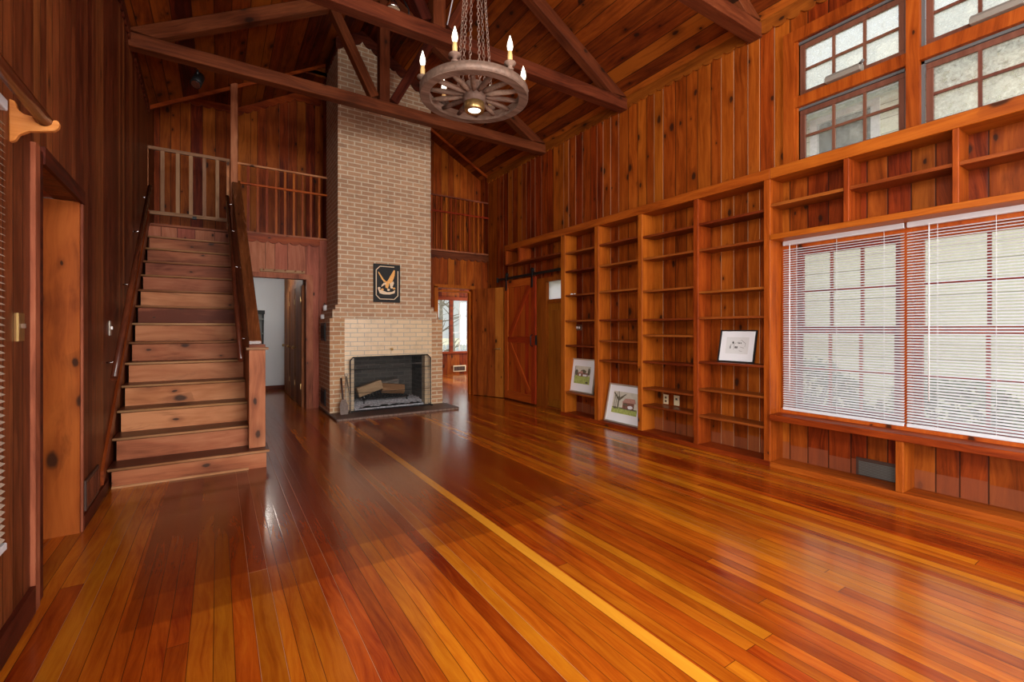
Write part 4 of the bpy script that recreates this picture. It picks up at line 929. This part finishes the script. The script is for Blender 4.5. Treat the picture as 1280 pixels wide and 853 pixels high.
fo = f.build('window_6', M['beamZ']); struct(fo, 'window behind the blind on the left wall', 'window')
q = MB(); lbox(q, .92, 2.44, .52, 2.1, -.05, -.056); q.build('window_pane', M['glass'], fo)

# curtain pole on the left wall
t = thing('curtain_pole', 'thick brown curtain pole in a carved wooden bracket', 'curtain pole', (-.61, 2.6, 2.18))
MB().tube([(-.612, .6, 2.18), (-.612, 2.715, 2.18)], .025, 14).build('pole', M['dowel'], t)
prof = [(-.717, 2.242), (-.700, 2.236), (-.692, 2.205), (-.675, 2.19), (-.648, 2.186), (-.64, 2.168), (-.625, 2.154), (-.608, 2.154), (-.594, 2.166), (-.588, 2.186), (-.574, 2.188), (-.566, 2.176), (-.57, 2.156), (-.585, 2.14), (-.62, 2.131), (-.66, 2.122), (-.688, 2.102), (-.70, 2.075), (-.717, 2.066)]
MB().prism([(x, 2.675, z) for x, z in prof], (0, .026, 0)).build('bracket', M['bracket'], t, .003)

# ------------------------------------------------------------------ wagon wheel chandelier
cx, cy = 1.9, 3.57
t = thing('chandelier', 'wagon wheel chandelier with candle bulbs hanging on chains', 'chandelier', (cx, cy, 3.3))
R = .468
r_ = MB(); r_.lathe((cx, cy, 0), [(R - .075, 3.325), (R, 3.325), (R, 3.40), (R - .075, 3.40), (R - .075, 3.325)], 56); r_.f = r_.f[:-2]; r_.mi = r_.mi[:-2]; r_.sm = [False] * len(r_.f)
r_.build('rim', M['wheel'], t)
r_ = MB(); r_.lathe((cx, cy, 0), [(R, 3.33), (R + .006, 3.33), (R + .006, 3.395), (R, 3.395)], 56); r_.f = r_.f[:-2]; r_.mi = r_.mi[:-2]; r_.sm = r_.sm[:-2]
r_.build('iron_tyre', M['tyre'], t)
MB().lathe((cx, cy, 0), [(.06, 3.47), (.085, 3.46), (.085, 3.44), (.098, 3.43), (.105, 3.36), (.098, 3.30), (.086, 3.29)], 24).build('hub', M['wheel'], t)
MB().lathe((cx, cy, 0), [(.088, 3.295), (.088, 3.235), (.084, 3.222), (.062, 3.222), (.058, 3.236)], 24).build('brass_cup', M['brass'], t)
MB().lathe((cx, cy, 0), [(.056, 3.24), (.054, 3.229), (.03, 3.224), (.01, 3.223)], 20).build('downlight', M['down'], t)
for k in range(14):
    a_ = 2 * PI * (k + .3) / 14; ca, sa = math.cos(a_), math.sin(a_)
    MB().tube([(cx + ca * .09, cy + sa * .09, 3.365), (cx + ca * .16, cy + sa * .16, 3.364), (cx + ca * .3, cy + sa * .3, 3.362), (cx + ca * (R - .07), cy + sa * (R - .07), 3.362)], [.017, .024, .022, .016], 8).build('spoke', M['wheel'], t)
los = math.atan2(-cx, -cy)
la, lb = Vector((.883, -.47)), Vector((.47, .883))
for k in range(6):
    ph = math.radians(-110 + 60 * k); off = la * math.cos(ph) + lb * math.sin(ph)
    x, y = cx + off.x * (R - .02), cy + off.y * (R - .02)
    c = MB().lathe((x, y, 0), [(.02, 3.462), (.02, 3.53), (.018, 3.535), (.018, 3.555)], 14).build('candle_sleeve', M['candle'], t)
    MB().lathe((x, y, 0), [(.028, 3.40), (.03, 3.415), (.018, 3.425), (.02, 3.44), (.045, 3.45), (.05, 3.46), (.046, 3.466), (.02, 3.464)], 16).build('drip_cup', M['wheel'], c)
    MB().lathe((x, y, 0), [(.011, 3.552), (.021, 3.575), (.024, 3.60), (.019, 3.63), (.010, 3.66), (.003, 3.685)], 14).build('bulb', M['bulb'], c)
for k in range(6):
    a_ = math.radians(20 + 60 * k); p = Vector((cx + math.cos(a_) * .152, cy + math.sin(a_) * .152, 3.375)); q = Vector((cx, cy, 5.43))
    q = q + Vector((math.cos(a_) * .012, math.sin(a_) * .012, 0))
    c = MB(); d = (q - p); Ln = d.length; d.normalize(); n = int(Ln / .034)
    u = d.cross(Vector((math.cos(a_ + 1), math.sin(a_ + 1), 0))).normalized(); v = d.cross(u)
    for i in range(n):
        o_ = p + d * (i + .5) * Ln / n; ax = u if i % 2 else v
        lp = [o_ + d * (.023 * math.cos(t_)) + ax * (.0115 * math.sin(t_)) for t_ in [2 * PI * j / 8 for j in range(8)]]
        c.tube(lp, .0034, 4, closed=True)
    c.build('chain', M['chain'], t)
MB().tube([(cx, cy, 5.42), (cx, cy, RZ - .01)], .01, 8).build('hanging_rod', M['steel'], t)
MB().lathe((cx, cy, 0), [(.03, 5.40), (.035, 5.42), (.03, 5.44)], 12).build('ring', M['steel'], t)
# pale cable from the truss to the chandelier
tag(MB().tube([(1.975, 4.30, 4.42), (1.97, 4.05, 4.75), (1.915, 3.62, 5.30)], .006, 6).build('cable', M['matboard']), 'thin pale cable rising from the truss to the chandelier chains', 'cable')
# spotlights
t = thing('spotlight', 'black spotlight under the tie beam over the stair head', 'spotlight', (-.2, 6.33, 4.2))
MB().tube([(-.195, 6.30, 4.25), (-.195, 6.30, 4.19)], .012, 8).build('arm', M['black'], t)
c = MB().tube([(-.18, 6.36, 4.20), (-.21, 6.25, 4.06)], .055, 16).build('housing', M['black'], t)
MB().tube([(-.2102, 6.2495, 4.0595), (-.2125, 6.2415, 4.049)], .043, 16).build('lens', M['chrome'], c)
t = thing('clamp_lamp', 'chrome clamp lamp on top of the truss beyond the wagon wheel', 'lamp', (1.5, 4.42, 4.4))
MB().lathe((1.46, 4.46, 4.47), [(.07, 0), (.075, .01), (.05, .06), (.025, .1), (.02, .13)], 16).build('reflector', M['chrome'], t)
MB().tube([(1.46, 4.46, 4.6), (1.5, 4.42, 4.66), (1.6, 4.40, 4.5), (1.61, 4.40, 4.396)], .008, 6).build('arm', M['black'], t)
MB().tube([(1.44, 4.45, 4.56), (1.38, 4.42, 4.53), (1.2, 4.36, 4.47), (1.1, 4.33, 4.398)], .004, 6).build('cord', M['trimX'], t)

# ------------------------------------------------------------------ outside
struct(MB().box(-60, 80, -40, 90, -.7, -.6).build('ground', M['lawn']), 'winter lawn', 'ground')
t = thing('neighbour_house', 'pale green clapboard house outside the high windows', 'house', (9, 2, -.6))
w = MB(); grid_wall(w, 'X', 9.0, 9.2, -6, 9, -.6, 5.1, [(3.05, 3.98, 3.25, 5.0)]); w.build('wall', M['siding'], t)
w = MB(); w.prism([(8.6, -6.4, 5.0), (8.6, -6.4, 5.15), (11.6, -6.4, 7.35), (14.6, -6.4, 5.15), (14.6, -6.4, 5.0), (11.6, -6.4, 7.2)], (0, 16, 0)); w.build('roof', M['roof'], t)
wf = MB(); grid_wall(wf, 'X', 8.96, 9.05, 3.0, 4.03, 3.2, 5.05, [(3.12, 3.91, 3.32, 4.95)]); wfo = wf.build('window', M['white'], t)
MB().box(9.03, 9.04, 3.1, 3.93, 3.3, 4.97).build('pane', M['vent'], wfo)
MB().box(8.97, 9.0, -6, 9, -.6, -.1).build('foundation', M['roof'], t)
def shrub(x, y, rx, h, seed, label):
    rnd = random.Random(seed); t = thing('shrub', label, 'shrub', (x, y, -.6), 'shrubs outside the wide window')
    st_ = MB()
    for i in range(7):
        a_ = rnd.uniform(0, 2 * PI); st_.tube([(x, y, -.6), (x + math.cos(a_) * rx * .3, y + math.sin(a_) * rx * .3, -.6 + h * .4), (x + math.cos(a_) * rx * .6, y + math.sin(a_) * rx * .6, -.6 + h * .8)], [.03, .02, .008], 5)
    st_.build('stems', M['bark'], t)
    f_ = MB()
    for i in range(1500):
        v = Vector((rnd.gauss(0, 1), rnd.gauss(0, 1), rnd.gauss(0, 1))).normalized() * rnd.uniform(.55, 1) ** .5
        c = Vector((x + v.x * rx, y + v.y * rx, -.6 + h * .55 + v.z * h * .45))
        u = Vector((rnd.gauss(0, 1), rnd.gauss(0, 1), rnd.gauss(0, 1))).normalized(); w_ = u.orthogonal().normalized(); l_ = rnd.uniform(.05, .09)
        f_.add([c - u * l_, c + w_ * l_ * .4, c + u * l_, c - w_ * l_ * .4], [(0, 1, 2, 3)])
    f_.build('foliage', M['leaf'], t)
shrub(6.6, 3.1, .75, 1.55, 5, 'dark green shrub behind the left half of the wide window')
shrub(6.5, 1.55, .7, 1.4, 6, 'dark green shrub behind the right half of the wide window')
def tree(x, y, h, seed, label, base=-.6):
    rnd = random.Random(seed); t = thing('bare_tree', label, 'tree', (x, y, base), 'bare trees outside the far window')
    tips = []; tk = [Vector((x, y, base))]
    for i in range(5): tk.append(tk[-1] + Vector((rnd.uniform(-.12, .12), rnd.uniform(-.1, .1), h / 5)))
    MB().tube(tk, [.11, .095, .08, .06, .04, .02], 8).build('trunk', M['bark'], t)
    br = MB()
    for i in range(26):
        p = tk[rnd.randint(1, 4)] + Vector((0, 0, rnd.uniform(-.3, .3))); an = rnd.uniform(0, 2 * PI); L_ = rnd.uniform(.6, 1.5); pts = [p]
        for k in range(4): an += rnd.uniform(-.5, .5); pts.append(pts[-1] + Vector((math.cos(an), math.sin(an), rnd.uniform(.1, .9))) * L_ / 4)
        br.tube(pts, [.028, .02, .014, .009, .005], 5)
    br.build('branches', M['bark'], t)
tree(6.9, 15.5, 5.0, 1, 'forked bare tree seen in the right pane of the far window')
tree(7.9, 16.8, 6.0, 2, 'slim bare tree standing just right of the forked one in the far window')
tree(6.3, 15.9, 5.2, 3, 'bare tree seen in the narrow left pane of the far window')
w = MB()
t = thing('fence', 'pale picket fence outside the far window', 'fence', (7.5, 18.6, -.6))
for i in range(40): MB().box(4.5 + i * .16, 4.62 + i * .16, 18.6, 18.62, -.6, .62).build('picket', M['snowfence'], t)
MB().box(4.4, 11, 18.62, 18.66, .3, .38).build('rail', M['snowfence'], t)

# ------------------------------------------------------------------ light
W = bpy.data.worlds.new('World'); bpy.context.scene.world = W; W.use_nodes = True
wt = W.node_tree; bg = wt.nodes['Background']; bg.inputs[0].default_value = (.94, .96, 1.0, 1)
wtc = N(wt, 'ShaderNodeTexCoord'); wsp = N(wt, 'ShaderNodeSeparateXYZ'); wt.links.new(wtc.outputs['Generated'], wsp.inputs[0])   # overcast sky, brighter towards the zenith
wz = math_(wt, 'POWER', math_(wt, 'MAXIMUM', wsp.outputs[2], 0.0), 2.2)
wt.links.new(math_(wt, 'ADD', .78, math_(wt, 'MULTIPLY', wz, 3.0)), bg.inputs[1])
def area(name, loc, rot, sx, sy, power, col=(1, 1, 1)):
    l = bpy.data.lights.new(name, 'AREA'); l.shape = 'RECTANGLE'; l.size = sx; l.size_y = sy; l.energy = power; l.color = col
    o = bpy.data.objects.new(name, l); C.objects.link(o); o.location = loc; o.rotation_euler = rot; return o
# area lamps added as daylight in unseen windows behind the camera
area('fill_rear_lower', (1.9, YF - .14, 1.38), (PI / 2, 0, 0), 4.0, 1.65, 470, (1, .97, .93))
area('fill_rear_upper', (1.9, YF - .14, 3.55), (PI / 2, 0, 0), 4.0, 1.5, 470, (1, .97, .93))
# area lamps added outside unseen, made-up windows in the left wall
area('fill_left_lower', (-.80, -.45, 1.35), (0, -PI / 2, 0), 1.5, 2.1, 150, (1, .97, .93))
area('fill_left_upper', (-.80, -.45, 3.47), (0, -PI / 2, 0), 1.45, 2.1, 250, (1, .97, .93))
area('fill_right', (XR + .16, -2.25, 1.35), (0, PI / 2, 0), 1.5, 2.6, 120, (1, .97, .93))  # added lamp outside unseen openings in the right wall
area('fill_far_room', (7.35, 10.4, 1.5), (0, PI / 2, 0), 1.5, 2.0, 150, (1, .97, .93))  # lamp added inside the far room to brighten it; no window there
def point(name, loc, power, col, r=.03):
    l = bpy.data.lights.new(name, 'POINT'); l.energy = power; l.color = col; l.shadow_soft_size = r
    o = bpy.data.objects.new(name, l); C.objects.link(o); o.location = loc; return o
point('hall_lamp', (.72, 9.8, 2.3), 12, (1, .95, .88), .08)
s = bpy.data.lights.new('sun', 'SUN'); s.energy = 6; s.angle = .02; s.color = (1, .88, .65)
so = bpy.data.objects.new('sun', s); C.objects.link(so); so.rotation_euler = Vector((-.15, -1, -.62)).to_track_quat('-Z', 'Y').to_euler()

# ------------------------------------------------------------------ camera
cam = bpy.data.cameras.new('camera'); co = bpy.data.objects.new('camera', cam); C.objects.link(co)
co.location = (0, 0, 1.3); co.rotation_euler = (PI / 2, 0, -math.atan2(367.5, 572.0))
cam.sensor_width = 36; cam.lens = 572.0 / 1280 * 36; cam.shift_y = -14.5 / 1280; cam.clip_start = .02; cam.clip_end = 300
sc = bpy.context.scene; sc.camera = co
sc.view_settings.view_transform = 'Standard'; sc.view_settings.look = 'None'; sc.view_settings.gamma = 1; sc.view_settings.exposure = 0.0
sc.view_settings.use_curve_mapping = False

cy_ = sc.cycles; cy_.max_bounces = 8; cy_.diffuse_bounces = 5; cy_.glossy_bounces = 4; cy_.transparent_max_bounces = 12; cy_.transmission_bounces = 4
cy_.use_denoising = True; cy_.sample_clamp_indirect = 6
